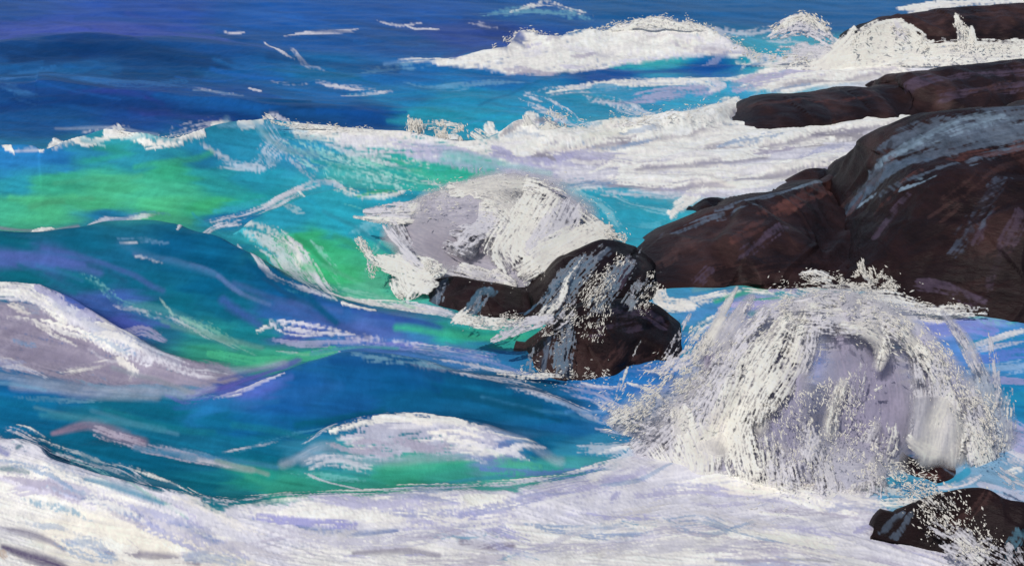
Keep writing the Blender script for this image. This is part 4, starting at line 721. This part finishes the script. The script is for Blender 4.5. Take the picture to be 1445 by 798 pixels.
# ------------------------------------------------------------------ spray curtains and droplets
def curtain(root, name, strokes, Yf, k_th, seed, bulge=.12, step=1.05, thr=.07, each=False, soft=0.):
    bb = []
    for st_ in strokes:
        q = np.array([a[:2] for a in st_[4:]]); w = max(np.atleast_1d(st_[2])); bb.append([q[:, 0].min()-w, q[:, 0].max()+w, q[:, 1].min()-w, q[:, 1].max()+w])
    gid = list(range(len(bb)))
    for i in range(len(bb)):
        for j in range(i):
            a, b = bb[i], bb[j]
            if not each and a[0] < b[1] and b[0] < a[1] and a[2] < b[3] and b[2] < a[3]:
                gi, gj = gid[i], gid[j]; gid = [gj if g == gi else g for g in gid]
    for g in sorted(set(gid)):
        curtain_piece(root, name, [st_ for st_, h in zip(strokes, gid) if h == g], Yf, k_th, seed, bulge, step, thr, soft)
def curtain_piece(root, name, strokes, Yf, k_th, seed, bulge, step, thr, soft):
    ax = np.concatenate([np.array([q[:2] for q in st_[4:]]) for st_ in strokes]); wm = max(max(np.atleast_1d(st_[2])) for st_ in strokes)*(1.3 if soft else 1)
    us = np.arange(ax[:, 0].min()-wm*1.6, ax[:, 0].max()+wm*1.6, step); vs = np.arange(ax[:, 1].min()-wm*1.6, ax[:, 1].max()+wm*1.6, step)
    c = Canvas(us, vs); c.k = seed*40; c.hard = .32; c.dot = .26; dens = np.zeros((len(vs), len(us)), f32)
    c.col[:] = lin(C)*.97
    for (cc, op, w, dry, *pts) in strokes:
        c.stroke(cc, op, np.atleast_1d(w)*(1.3 if soft else 1), dry, pts, foam=1., thick=1., bl=17., bt=1.7, soft=soft)
    D = c.foam; U, V = np.meshgrid(us, vs)
    ok = D > thr
    f = ok[:-1, :-1] & ok[1:, :-1] & ok[:-1, 1:] & ok[1:, 1:]
    if f.sum() < 30: return
    j, i = np.nonzero(f); n0 = len(us); a = j*n0+i
    q = np.stack([a, a+n0, a+n0+1, a+1], -1); u, inv = np.unique(q, return_inverse=True); inv = inv.reshape(q.shape)
    cnt = np.bincount(inv.ravel(), minlength=len(u)); edge = cnt < 4
    bu, bv = U.ravel()[u], V.ravel()[u]; d = D.ravel()[u]; rel = c.rel.ravel()[u]
    body = box(ok.astype(np.float64), 5).ravel()[u]
    Y = Yf(bu, bv)+(fbm(bu/60, bv/60, seed, 2)-.5)*bulge*4+(fbm(bu/13, bv/18, seed+3, 2)-.5)*bulge*.22
    mpp = Y/HFOV_F
    th = np.where(edge, 0, k_th*.35*np.clip(body-.45, 0, 1)+mpp*(.5+1.1*rel))
    fr = np.stack(at_y(bu, bv, Y-th), -1); bk = np.stack(at_y(bu, bv, Y+th), -1)
    bi = np.where(edge, np.arange(len(u)), len(u)+np.cumsum(~edge)-1)
    P = np.vstack([fr, bk[~edge]]); cl = np.dstack([np.clip(c.col, 0, .86), np.clip(D*1.05-.05, 0, 1)**(1.3 if not soft else 1.)*(.97 if not soft else .93)]).reshape(-1, 4)[u]
    qb = bi[inv][:, ::-1]
    return mesh_from(name, P, np.vstack([inv, qb]), SPRAY, root, np.vstack([cl, cl[~edge]]), puff=np.vstack([np.tile((0, -.55, .75), (len(fr), 1)), np.tile((0, .3, .75), ((~edge).sum(), 1))]))
OCT = np.array([(1,0,0),(-1,0,0),(0,1,0),(0,-1,0),(0,0,1),(0,0,-1)], float)
OCF = np.array([(0,2,4),(2,1,4),(1,3,4),(3,0,4),(2,0,5),(1,2,5),(3,1,5),(0,3,5)])
def drops(root, specs, Yf, seed, dy=.3, name='droplets'):
    r = np.random.default_rng(seed); PP, TT, CC = [], [], []; off = 0
    for (n, w, smin, smax, stretch, angj, *pts) in specs:
        K = catmull(pts, 4.0); seg = np.diff(K[:, :2], axis=0); L_ = np.hypot(*seg.T); cum = np.concatenate([[0], np.cumsum(L_)])
        q = r.random(n)*cum[-1]; i = np.clip(np.searchsorted(cum, q)-1, 0, len(seg)-1); fr = ((q-cum[i])/np.maximum(L_[i], 1e-6))[:, None]
        base = K[i, :2]*(1-fr)+K[i+1, :2]*fr; tg = seg[i]/np.maximum(L_[i], 1e-6)[:, None]; nrm = np.stack([-tg[:, 1], tg[:, 0]], -1)
        ofs = np.clip(r.normal(0, .5, n), -1.6, 1.6)
        # clumping: drop what falls in the gaps of a noise pattern
        pos = base+nrm*(ofs*w)[:, None]
        keep = vn(pos[:, 0]/9, pos[:, 1]/9, seed) > .36; pos, tg = pos[keep], tg[keep]; m = len(pos)
        a = np.arctan2(tg[:, 1], tg[:, 0])+r.normal(0, angj, m)
        sz = smin*.8+(smax*.85-smin)*r.random(m)**2.6; stretch = stretch*1.7; a = np.where(r.random(m) < .7, np.arctan2(tg[:, 1], tg[:, 0])+(a-np.arctan2(tg[:, 1], tg[:, 0]))*.55, a)
        Y = Yf(pos[:, 0], pos[:, 1])+r.normal(0, dy, m); mpp = Y/HFOV_F/CP
        c0 = np.stack(at_y(pos[:, 0], pos[:, 1], Y), -1)
        ex = np.stack([np.cos(a), r.normal(0, .4, m), -np.sin(a)], -1); ex /= np.linalg.norm(ex, axis=1, keepdims=True)
        ez = np.cross(ex, np.array([0, 1., 0])); ez /= np.linalg.norm(ez, axis=1, keepdims=True); ey = np.cross(ez, ex)
        hl = (sz*mpp*stretch*(.6+.8*r.random(m)))[:, None, None]*.5; hw = (sz*mpp)[:, None, None]*.5
        jit = 1+r.normal(0, .22, (m, 6, 1))
        v = c0[:, None]+(OCT[None, :, :1]*ex[:, None]*hl+(OCT[None, :, 1:2]*ey[:, None]+OCT[None, :, 2:]*ez[:, None])*hw)*jit
        PP.append(v.reshape(-1, 3)); TT.append((np.arange(m)[:, None, None]*6+OCF[None]).reshape(-1, 3)+off); off += m*6
        cw = lin(W)*(.9+.1*r.random((m, 1))); CC.append(np.repeat(np.column_stack([cw, np.ones(m)]), 6, axis=0))
    o = mesh_from(name, np.vstack(PP), np.zeros((0, 4)), SPRAY, root, np.vstack(CC), tris=np.vstack(TT), smooth=True, puff=np.array((0, -.1, .8)))
    tag(o, kind='stuff'); return o
def flat(y): return lambda u, v: np.full(np.shape(u), float(y))
def tilt(v0, y0, v1, y1): return lambda u, v: y0+(y1-y0)*np.clip((v-v0)/(v1-v0), -.3, 1.3)
def dome(u0, w, v0, y0, v1, y1, k): return lambda u, v: y0+(y1-y0)*np.clip((v-v0)/(v1-v0), -.3, 1.3)+k*((u-u0)/w)**2

def splash(label, pos):
    r = empty('sea_spray', pos); return tag(r, label, 'splash')
def finish(root):                                    # put the Empty at the base without moving its parts
    M = root.matrix_basis.inverted()
    for ch in root.children: ch.matrix_parent_inverse = M

# splash against the top right rock
t = splash('white splash thrown up against the rock at the top right corner', (17, 42, 0))
Yf = flat(43.5)
curtain(t, 'spray_sheet', [(C,1,(10,15,12),.2,(1092,48),(1130,36),(1180,62)),(W,1,(6,9),.2,(1095,42),(1130,24),(1165,42)),(C,.9,14,.3,(1110,72),(1150,72),(1190,80)),(W,1,(4,8,12),.1,(1205,40),(1190,60),(1150,100)),(W,1,(8,14,16),.12,(1270,34),(1230,45),(1180,90)),(W,1,(14,16,14),.1,(1240,50),(1270,45),(1300,62)),(W,1,(14,20,16),.05,(1195,80),(1240,62),(1290,76)),(C,1,(6,10),.2,(1262,34),(1275,50)),(W,1,(4,9,12),.1,(1350,24),(1358,45),(1366,68)),(W,1,(8,12,12,12),.15,(1295,70),(1340,66),(1400,68),(1500,66)),(W,1,16,.1,(1120,105),(1200,90),(1300,80),(1445,76)),(W,1,(5,7),.2,(1370,40),(1372,60))], Yf, .35, 3, bulge=.25, step=1.1)
drops(t, [(500,7,.8,2.6,2.,.5,(1090,45),(1130,22),(1170,42)),(500,6,.8,2.6,2.,.5,(1200,60),(1240,38),(1290,50),(1310,68)),(300,8,.8,2.4,2.2,.4,(1348,20),(1358,45),(1375,60)),(500,7,.8,2.4,2.,.5,(1320,66),(1400,64),(1460,66)),(400,8,.8,2.2,2.,.6,(1030,70),(1090,80),(1140,84))], Yf, 31, .4); finish(t)
# spume along the far breaker
t = splash('ragged white spume along the top of the far white breaker', (4, 44, 0)); Yf = flat(49.8)
curtain(t, 'spray_sheet', [(W,1,(5,8,6),.25,(722,60),(740,50),(770,60)),(W,1,(5,7),.3,(790,56),(815,46),(850,46)),(W,1,(6,9,7),.25,(860,44),(925,32),(985,40)),(W,1,5,.35,(985,42),(1030,60),(1060,74)),(W,1,4,.3,(660,84),(690,74),(720,72))], Yf, .3, 5, bulge=.2, step=1.1)
drops(t, [(900,7,.7,2.4,2.,.6,(690,74),(735,46),(790,54),(850,40),(925,26),(985,34),(1050,66)),(250,5,.7,2.,2.,.6,(600,86),(650,82),(690,74))], Yf, 33, .5); finish(t)
# spray along the long crest
t = splash('feathery white spray lifting off the crest of the long green wave', (0, 26, 0)); Yf = lambda u, v: np.interp(u, [0, 160, 450, 740, 1000], [25.6, 26.1, 27.6, 28.6, 30.8])
curtain(t, 'spray_sheet', [(W,1,(2,6),.3,(576,160),(580,180)),(W,.9,(5,9,7),.45,(585,178),(615,176),(660,184)),(W,1,(5,11,14),.1,(742,166),(748,185),(745,205)),(W,1,(9,11,8),.12,(672,190),(700,208),(740,214)),(W,1,(8,10,8),.12,(755,200),(775,180),(790,190)),(W,1,4,.35,(372,168),(420,178),(470,180))], Yf, .18, 7, bulge=.12)
drops(t, [(700,10,.8,2.8,3.,.25,(585,170),(588,200)),(500,9,.8,2.6,2.6,.3,(620,172),(625,200)),(300,7,.8,2.5,2.5,.3,(650,178),(655,198)),(300,6,.8,2.5,2.,.6,(370,166),(440,178),(540,184)),(260,5,.8,2.4,2.,.6,(160,186),(230,196),(290,190)),(500,22,.8,2.8,1.8,.8,(770,160),(800,178),(820,190)),(400,12,.8,2.6,2.,.7,(860,170),(940,165),(1020,150))], Yf, 35, .3); finish(t)
# burst in the middle, behind the low rocks
t = splash('wide grey and white burst of spray behind the small low dark rock', (0, 18.6, 0)); Yf = dome(690, 200, 250, 18.6, 400, 17.25, .6)
M1, M2 = (182, 176, 188), (196, 192, 206)  # grey mist with the burst's inner shading painted in
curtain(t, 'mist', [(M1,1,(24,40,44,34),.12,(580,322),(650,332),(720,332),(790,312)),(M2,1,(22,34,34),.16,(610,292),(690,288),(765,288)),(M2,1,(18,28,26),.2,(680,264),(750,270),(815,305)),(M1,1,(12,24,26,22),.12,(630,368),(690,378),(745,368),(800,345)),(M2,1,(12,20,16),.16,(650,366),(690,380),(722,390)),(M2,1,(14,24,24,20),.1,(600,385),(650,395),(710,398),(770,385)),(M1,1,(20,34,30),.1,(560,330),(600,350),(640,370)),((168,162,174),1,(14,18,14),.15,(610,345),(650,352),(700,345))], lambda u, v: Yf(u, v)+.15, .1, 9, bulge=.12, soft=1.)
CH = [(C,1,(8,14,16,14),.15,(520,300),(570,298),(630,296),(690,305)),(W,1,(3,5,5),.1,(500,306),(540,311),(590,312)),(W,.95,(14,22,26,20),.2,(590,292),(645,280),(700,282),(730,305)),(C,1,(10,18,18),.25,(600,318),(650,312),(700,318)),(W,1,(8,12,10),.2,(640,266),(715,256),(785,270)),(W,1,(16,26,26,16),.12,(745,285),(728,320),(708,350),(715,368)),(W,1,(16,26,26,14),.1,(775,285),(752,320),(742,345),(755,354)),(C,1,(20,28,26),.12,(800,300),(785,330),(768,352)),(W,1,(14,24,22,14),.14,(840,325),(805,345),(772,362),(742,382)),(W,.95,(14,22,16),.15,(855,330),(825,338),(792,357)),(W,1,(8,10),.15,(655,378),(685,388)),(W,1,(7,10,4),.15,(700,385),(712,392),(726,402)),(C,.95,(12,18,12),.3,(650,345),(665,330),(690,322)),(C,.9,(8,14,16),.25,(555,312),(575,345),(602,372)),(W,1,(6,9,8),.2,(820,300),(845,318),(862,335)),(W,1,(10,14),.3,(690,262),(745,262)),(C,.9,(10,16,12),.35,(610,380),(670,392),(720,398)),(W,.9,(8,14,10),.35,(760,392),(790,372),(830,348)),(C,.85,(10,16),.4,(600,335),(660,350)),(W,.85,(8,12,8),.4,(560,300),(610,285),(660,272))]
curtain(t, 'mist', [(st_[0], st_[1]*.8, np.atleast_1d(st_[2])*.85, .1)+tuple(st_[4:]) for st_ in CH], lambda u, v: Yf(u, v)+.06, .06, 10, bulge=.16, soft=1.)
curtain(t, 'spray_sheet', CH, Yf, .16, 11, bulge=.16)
drops(t, [(700,22,.8,2.6,2.,.6,(530,295),(600,285),(680,262),(780,270),(850,325)),(600,16,.8,2.8,2.,.5,(850,325),(880,345)),(600,20,.8,2.6,2.,.7,(640,385),(720,400),(780,370)),(700,26,.8,2.4,2.,.6,(600,290),(700,300),(800,320))], Yf, 37, .3); finish(t)
# small plume left of it
t = splash('small white plume with a forked top left of the grey burst', (-2, 17.2, 0)); Yf = tilt(330, 17.2, 420, 16.75)
curtain(t, 'spray_sheet', [(W,1,(4,7,9,12),.12,(507,336),(520,358),(535,368),(570,372)),(W,1,(12,22,24,12),.1,(545,370),(575,380),(600,388),(618,382)),(W,1,(14,16,14,8),.22,(560,385),(565,405),(572,420)),(W,1,(10,10,5),.25,(600,395),(585,410),(575,424)),(C,1,(5,9,10),.2,(540,312),(565,345),(590,372)),(C,1,(4,6),.3,(520,365),(525,385)),(W,1,(6,8),.25,(598,366),(612,372))], Yf, .14, 13, bulge=.1)
drops(t, [(250,8,.8,2.4,2.2,.4,(505,335),(525,370),(525,392)),(260,9,.8,2.6,2.,.6,(600,370),(620,385)),(200,9,.8,2.4,2.,.5,(560,415),(580,425))], Yf, 39, .2); finish(t)
# run-off and spray over the middle rocks
t = splash('thin bluish run-off and speckled spray over the middle dark rocks', (1.5, 15, 0)); Yf = tilt(345, 15.2, 530, 13.35)
RW = (88, 116, 140); RW2 = (120, 136, 150)
curtain(t, 'water_veil', [(RW,.9,(8,20,20,12),.3,(850,350),(815,385),(780,430),(760,455)),(RW,.9,(10,18,14),.4,(900,352),(865,400),(830,450)),(RW2,.9,(8,14,14),.52,(930,380),(900,410),(880,440)),(RW,.9,(8,10,10),.45,(690,395),(675,430),(668,445)),(RW,.9,(6,9),.45,(625,395),(618,425)),(RW,.9,(12,18,14),.32,(800,455),(795,490),(790,525)),(RW2,.9,(5,8,8),.52,(760,465),(752,500),(745,525))], Yf, .02, 15, bulge=.05, thr=.07, each=True)
curtain(t, 'spray_sheet', [(W,1,(3,5,9,10),.3,(826,358),(800,395),(790,420),(760,452)),(C,1,(10,18,16),.6,(815,420),(792,448),(768,464)),(C,.9,(5,8),.5,(905,392),(895,425)),(W,1,(8,9,6),.15,(645,450),(690,456),(745,456)),(C,1,(4,8,10,7),.15,(695,480),(715,470),(740,458),(775,450)),(W,1,(5,10),.3,(640,455),(660,440)),(W,1,(5,7),.35,(700,526),(740,530),(790,532)),(W,.9,(3,5),.4,(748,395),(742,405))], lambda u, v: Yf(u, v)-.1, .04, 17, bulge=.05)
drops(t, [(800,26,.7,2.3,2.4,.35,(850,390),(800,450),(765,470)),(300,18,.7,2.2,2.4,.4,(850,430),(835,480)),(300,14,.7,2.2,2.2,.4,(930,385),(915,420),(900,440)),(400,14,.8,2.6,2.,.8,(730,520),(790,528),(860,525)),(400,12,.8,2.4,2.2,.6,(880,360),(830,430)),(500,10,.8,2.6,2.,.7,(650,450),(740,452))], lambda u, v: Yf(u, v)-.15, 41, .15); finish(t)
# speckled spray at the foot of the great rock
t = splash('speckled white drops leaping at the foot of the huge rock', (5, 15.4, 0)); Yf = tilt(370, 16.5, 440, 15.75)
curtain(t, 'spray_sheet', [(W,1,(3,5,7),.2,(1128,386),(1150,384),(1170,392)),(W,.9,(8,12,10),.5,(1140,395),(1200,405),(1255,410)),(W,1,(9,11,9),.25,(1180,425),(1250,420),(1300,430)),(W,1,(8,8,7),.25,(1300,436),(1345,438),(1390,440)),(W,.9,(7,9),.55,(1215,385),(1232,400))], Yf, .05, 19, bulge=.05)
drops(t, [(800,13,.9,3.2,1.9,.5,(1130,390),(1180,400),(1240,405),(1265,410)),(420,14,.9,3.2,2.2,.3,(1210,370),(1225,400)),(240,9,.9,3.,1.8,.5,(1240,385),(1265,410)),(300,8,.8,2.6,2.,.5,(1280,430),(1350,432),(1385,440))], Yf, 43, .12); finish(t)
# the big foreground burst
t = splash('huge fountain of white spray bursting up in the right foreground', (3, 10.8, 0)); Yf = dome(1170, 260, 400, 11.7, 700, 10.5, .7)
MV = (166, 160, 186)  # violet grey: shadow side of the burst painted into the mist
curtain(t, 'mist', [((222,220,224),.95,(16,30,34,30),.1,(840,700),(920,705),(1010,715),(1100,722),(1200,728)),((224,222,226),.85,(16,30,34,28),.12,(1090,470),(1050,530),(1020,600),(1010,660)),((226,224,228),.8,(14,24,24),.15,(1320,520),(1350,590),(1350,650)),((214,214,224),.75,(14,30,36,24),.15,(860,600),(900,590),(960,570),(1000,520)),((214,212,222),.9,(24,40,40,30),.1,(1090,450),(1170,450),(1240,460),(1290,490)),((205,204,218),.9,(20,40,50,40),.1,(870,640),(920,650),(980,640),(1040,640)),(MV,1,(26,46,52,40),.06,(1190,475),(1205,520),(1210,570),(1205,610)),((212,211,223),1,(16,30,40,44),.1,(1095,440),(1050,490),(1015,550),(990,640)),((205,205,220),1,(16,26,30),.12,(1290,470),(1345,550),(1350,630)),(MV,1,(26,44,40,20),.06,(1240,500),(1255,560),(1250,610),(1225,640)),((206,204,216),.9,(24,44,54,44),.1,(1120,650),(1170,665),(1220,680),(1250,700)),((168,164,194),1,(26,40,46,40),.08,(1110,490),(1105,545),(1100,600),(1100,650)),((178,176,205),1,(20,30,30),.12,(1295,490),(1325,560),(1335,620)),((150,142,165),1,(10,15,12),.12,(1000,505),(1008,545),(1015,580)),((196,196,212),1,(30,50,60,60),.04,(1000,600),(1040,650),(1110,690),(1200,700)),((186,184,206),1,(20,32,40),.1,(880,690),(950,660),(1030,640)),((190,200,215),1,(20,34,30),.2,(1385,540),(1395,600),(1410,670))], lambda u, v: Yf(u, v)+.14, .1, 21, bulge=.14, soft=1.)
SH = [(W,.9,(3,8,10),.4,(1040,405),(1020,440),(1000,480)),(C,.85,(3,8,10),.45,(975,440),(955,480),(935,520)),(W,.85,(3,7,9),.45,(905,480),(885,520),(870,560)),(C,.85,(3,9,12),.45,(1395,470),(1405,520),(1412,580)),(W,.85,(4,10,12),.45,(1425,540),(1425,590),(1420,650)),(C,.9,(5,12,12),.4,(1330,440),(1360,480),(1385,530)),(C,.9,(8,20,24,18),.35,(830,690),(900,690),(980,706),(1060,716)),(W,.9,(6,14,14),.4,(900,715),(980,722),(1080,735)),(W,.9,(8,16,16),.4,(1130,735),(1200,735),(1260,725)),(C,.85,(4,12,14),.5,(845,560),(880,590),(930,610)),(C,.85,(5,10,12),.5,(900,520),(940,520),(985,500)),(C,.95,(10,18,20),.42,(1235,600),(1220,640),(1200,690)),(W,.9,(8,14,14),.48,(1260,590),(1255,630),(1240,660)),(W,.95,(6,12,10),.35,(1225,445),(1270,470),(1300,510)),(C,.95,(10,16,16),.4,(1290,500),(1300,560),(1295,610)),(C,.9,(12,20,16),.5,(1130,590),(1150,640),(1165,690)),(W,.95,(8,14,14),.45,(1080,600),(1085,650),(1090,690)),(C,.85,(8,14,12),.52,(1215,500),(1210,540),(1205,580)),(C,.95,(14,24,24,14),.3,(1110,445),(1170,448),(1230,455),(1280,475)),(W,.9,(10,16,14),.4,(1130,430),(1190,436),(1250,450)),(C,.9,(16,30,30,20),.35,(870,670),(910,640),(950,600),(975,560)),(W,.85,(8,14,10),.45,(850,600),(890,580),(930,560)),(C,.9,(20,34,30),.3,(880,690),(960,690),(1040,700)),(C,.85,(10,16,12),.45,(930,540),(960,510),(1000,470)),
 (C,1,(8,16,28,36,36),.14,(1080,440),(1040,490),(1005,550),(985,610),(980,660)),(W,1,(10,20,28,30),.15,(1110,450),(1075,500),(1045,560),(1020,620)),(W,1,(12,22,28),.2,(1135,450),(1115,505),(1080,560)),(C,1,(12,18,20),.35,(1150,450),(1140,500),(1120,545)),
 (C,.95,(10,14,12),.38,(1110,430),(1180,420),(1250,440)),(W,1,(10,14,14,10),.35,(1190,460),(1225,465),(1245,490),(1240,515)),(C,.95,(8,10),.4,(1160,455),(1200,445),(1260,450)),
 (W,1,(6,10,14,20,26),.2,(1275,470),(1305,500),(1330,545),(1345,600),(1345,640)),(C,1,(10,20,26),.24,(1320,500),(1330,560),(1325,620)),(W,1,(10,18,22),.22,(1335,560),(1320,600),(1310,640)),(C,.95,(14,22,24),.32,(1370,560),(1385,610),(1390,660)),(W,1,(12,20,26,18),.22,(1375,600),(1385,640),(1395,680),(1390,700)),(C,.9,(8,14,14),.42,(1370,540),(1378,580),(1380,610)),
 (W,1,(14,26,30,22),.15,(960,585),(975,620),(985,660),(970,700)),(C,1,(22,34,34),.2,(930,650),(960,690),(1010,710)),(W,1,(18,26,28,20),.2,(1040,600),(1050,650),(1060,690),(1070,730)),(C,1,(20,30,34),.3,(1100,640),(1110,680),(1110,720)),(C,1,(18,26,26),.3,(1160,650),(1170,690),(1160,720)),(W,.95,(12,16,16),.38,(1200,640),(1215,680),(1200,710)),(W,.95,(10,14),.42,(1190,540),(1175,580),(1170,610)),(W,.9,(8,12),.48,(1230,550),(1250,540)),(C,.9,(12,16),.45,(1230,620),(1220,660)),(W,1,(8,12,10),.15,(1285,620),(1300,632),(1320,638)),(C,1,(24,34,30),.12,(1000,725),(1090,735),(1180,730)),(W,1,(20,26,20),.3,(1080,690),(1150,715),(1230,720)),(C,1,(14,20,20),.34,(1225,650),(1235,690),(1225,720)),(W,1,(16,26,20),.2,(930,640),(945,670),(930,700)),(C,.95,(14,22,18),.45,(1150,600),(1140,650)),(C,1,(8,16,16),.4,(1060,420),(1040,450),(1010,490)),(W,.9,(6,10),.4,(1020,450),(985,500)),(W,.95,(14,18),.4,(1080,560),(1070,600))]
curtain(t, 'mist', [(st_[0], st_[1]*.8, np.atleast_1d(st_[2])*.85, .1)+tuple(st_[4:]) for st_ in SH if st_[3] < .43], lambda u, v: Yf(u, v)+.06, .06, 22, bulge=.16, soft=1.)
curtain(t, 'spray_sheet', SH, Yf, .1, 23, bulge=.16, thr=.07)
drops(t, [(1800,40,.8,2.8,2.4,.3,(1130,440),(1050,480),(1000,540),(950,600)),(1500,26,.9,3.,2.6,.4,(1000,470),(960,520),(880,580),(850,600)),(900,22,.9,2.8,2.6,.4,(990,520),(930,560),(880,610)),(1600,40,.9,3.2,2.2,.6,(1100,440),(1200,430),(1280,460)),(1500,30,.9,3.2,2.6,.4,(1270,450),(1320,500),(1360,560),(1400,600)),(1800,60,.8,3.,2.2,.6,(1100,560),(1120,620),(1130,690)),(1100,46,.8,3.,2.2,.6,(1180,530),(1200,590),(1200,660)),(1500,34,.9,3.2,2.2,.8,(1220,640),(1260,680),(1320,690)),(900,26,.9,3.,2.2,.7,(1380,560),(1400,640)),(900,30,.9,2.8,2.,.8,(880,700),(1000,720),(1120,730))], lambda u, v: Yf(u, v)-.15, 45, .3); finish(t)
# drops over the corner rock
t = splash('scatter of white drops falling over the bottom right corner rock', (4.3, 9.2, 0)); Yf = tilt(690, 9.75, 800, 8.85)
curtain(t, 'spray_sheet', [(C,.85,(10,24,26),.5,(1300,735),(1350,765),(1400,800)),(C,.8,(10,18,20),.5,(1420,745),(1430,775),(1445,800)),(C,.9,(10,22,20),.45,(1345,745),(1375,770),(1420,795)),(W,.9,(12,18),.5,(1290,690),(1320,720)),(C,.8,(10,14,12),.4,(1400,660),(1430,680),(1460,690)),(W,.95,(10,16,16),.48,(1350,755),(1370,775),(1390,795)),(C,.95,(8,12),.5,(1330,770),(1380,790)),(W,.9,(8,10),.6,(1330,700),(1345,720))], Yf, .03, 25, bulge=.04, thr=.07)
drops(t, [(420,34,1.2,4.4,1.7,.4,(1310,700),(1340,730),(1370,780)),(260,26,1.2,4.,1.7,.4,(1360,700),(1390,740),(1410,770)),(320,20,1.,3.6,1.8,.5,(1350,760),(1390,790)),(200,16,1.,3.4,1.8,.5,(1300,710),(1330,760)),(260,16,1.,3.2,1.8,.5,(1265,660),(1300,690),(1330,690))], Yf, 47, .08); finish(t)
print('total', time.time()-T0)
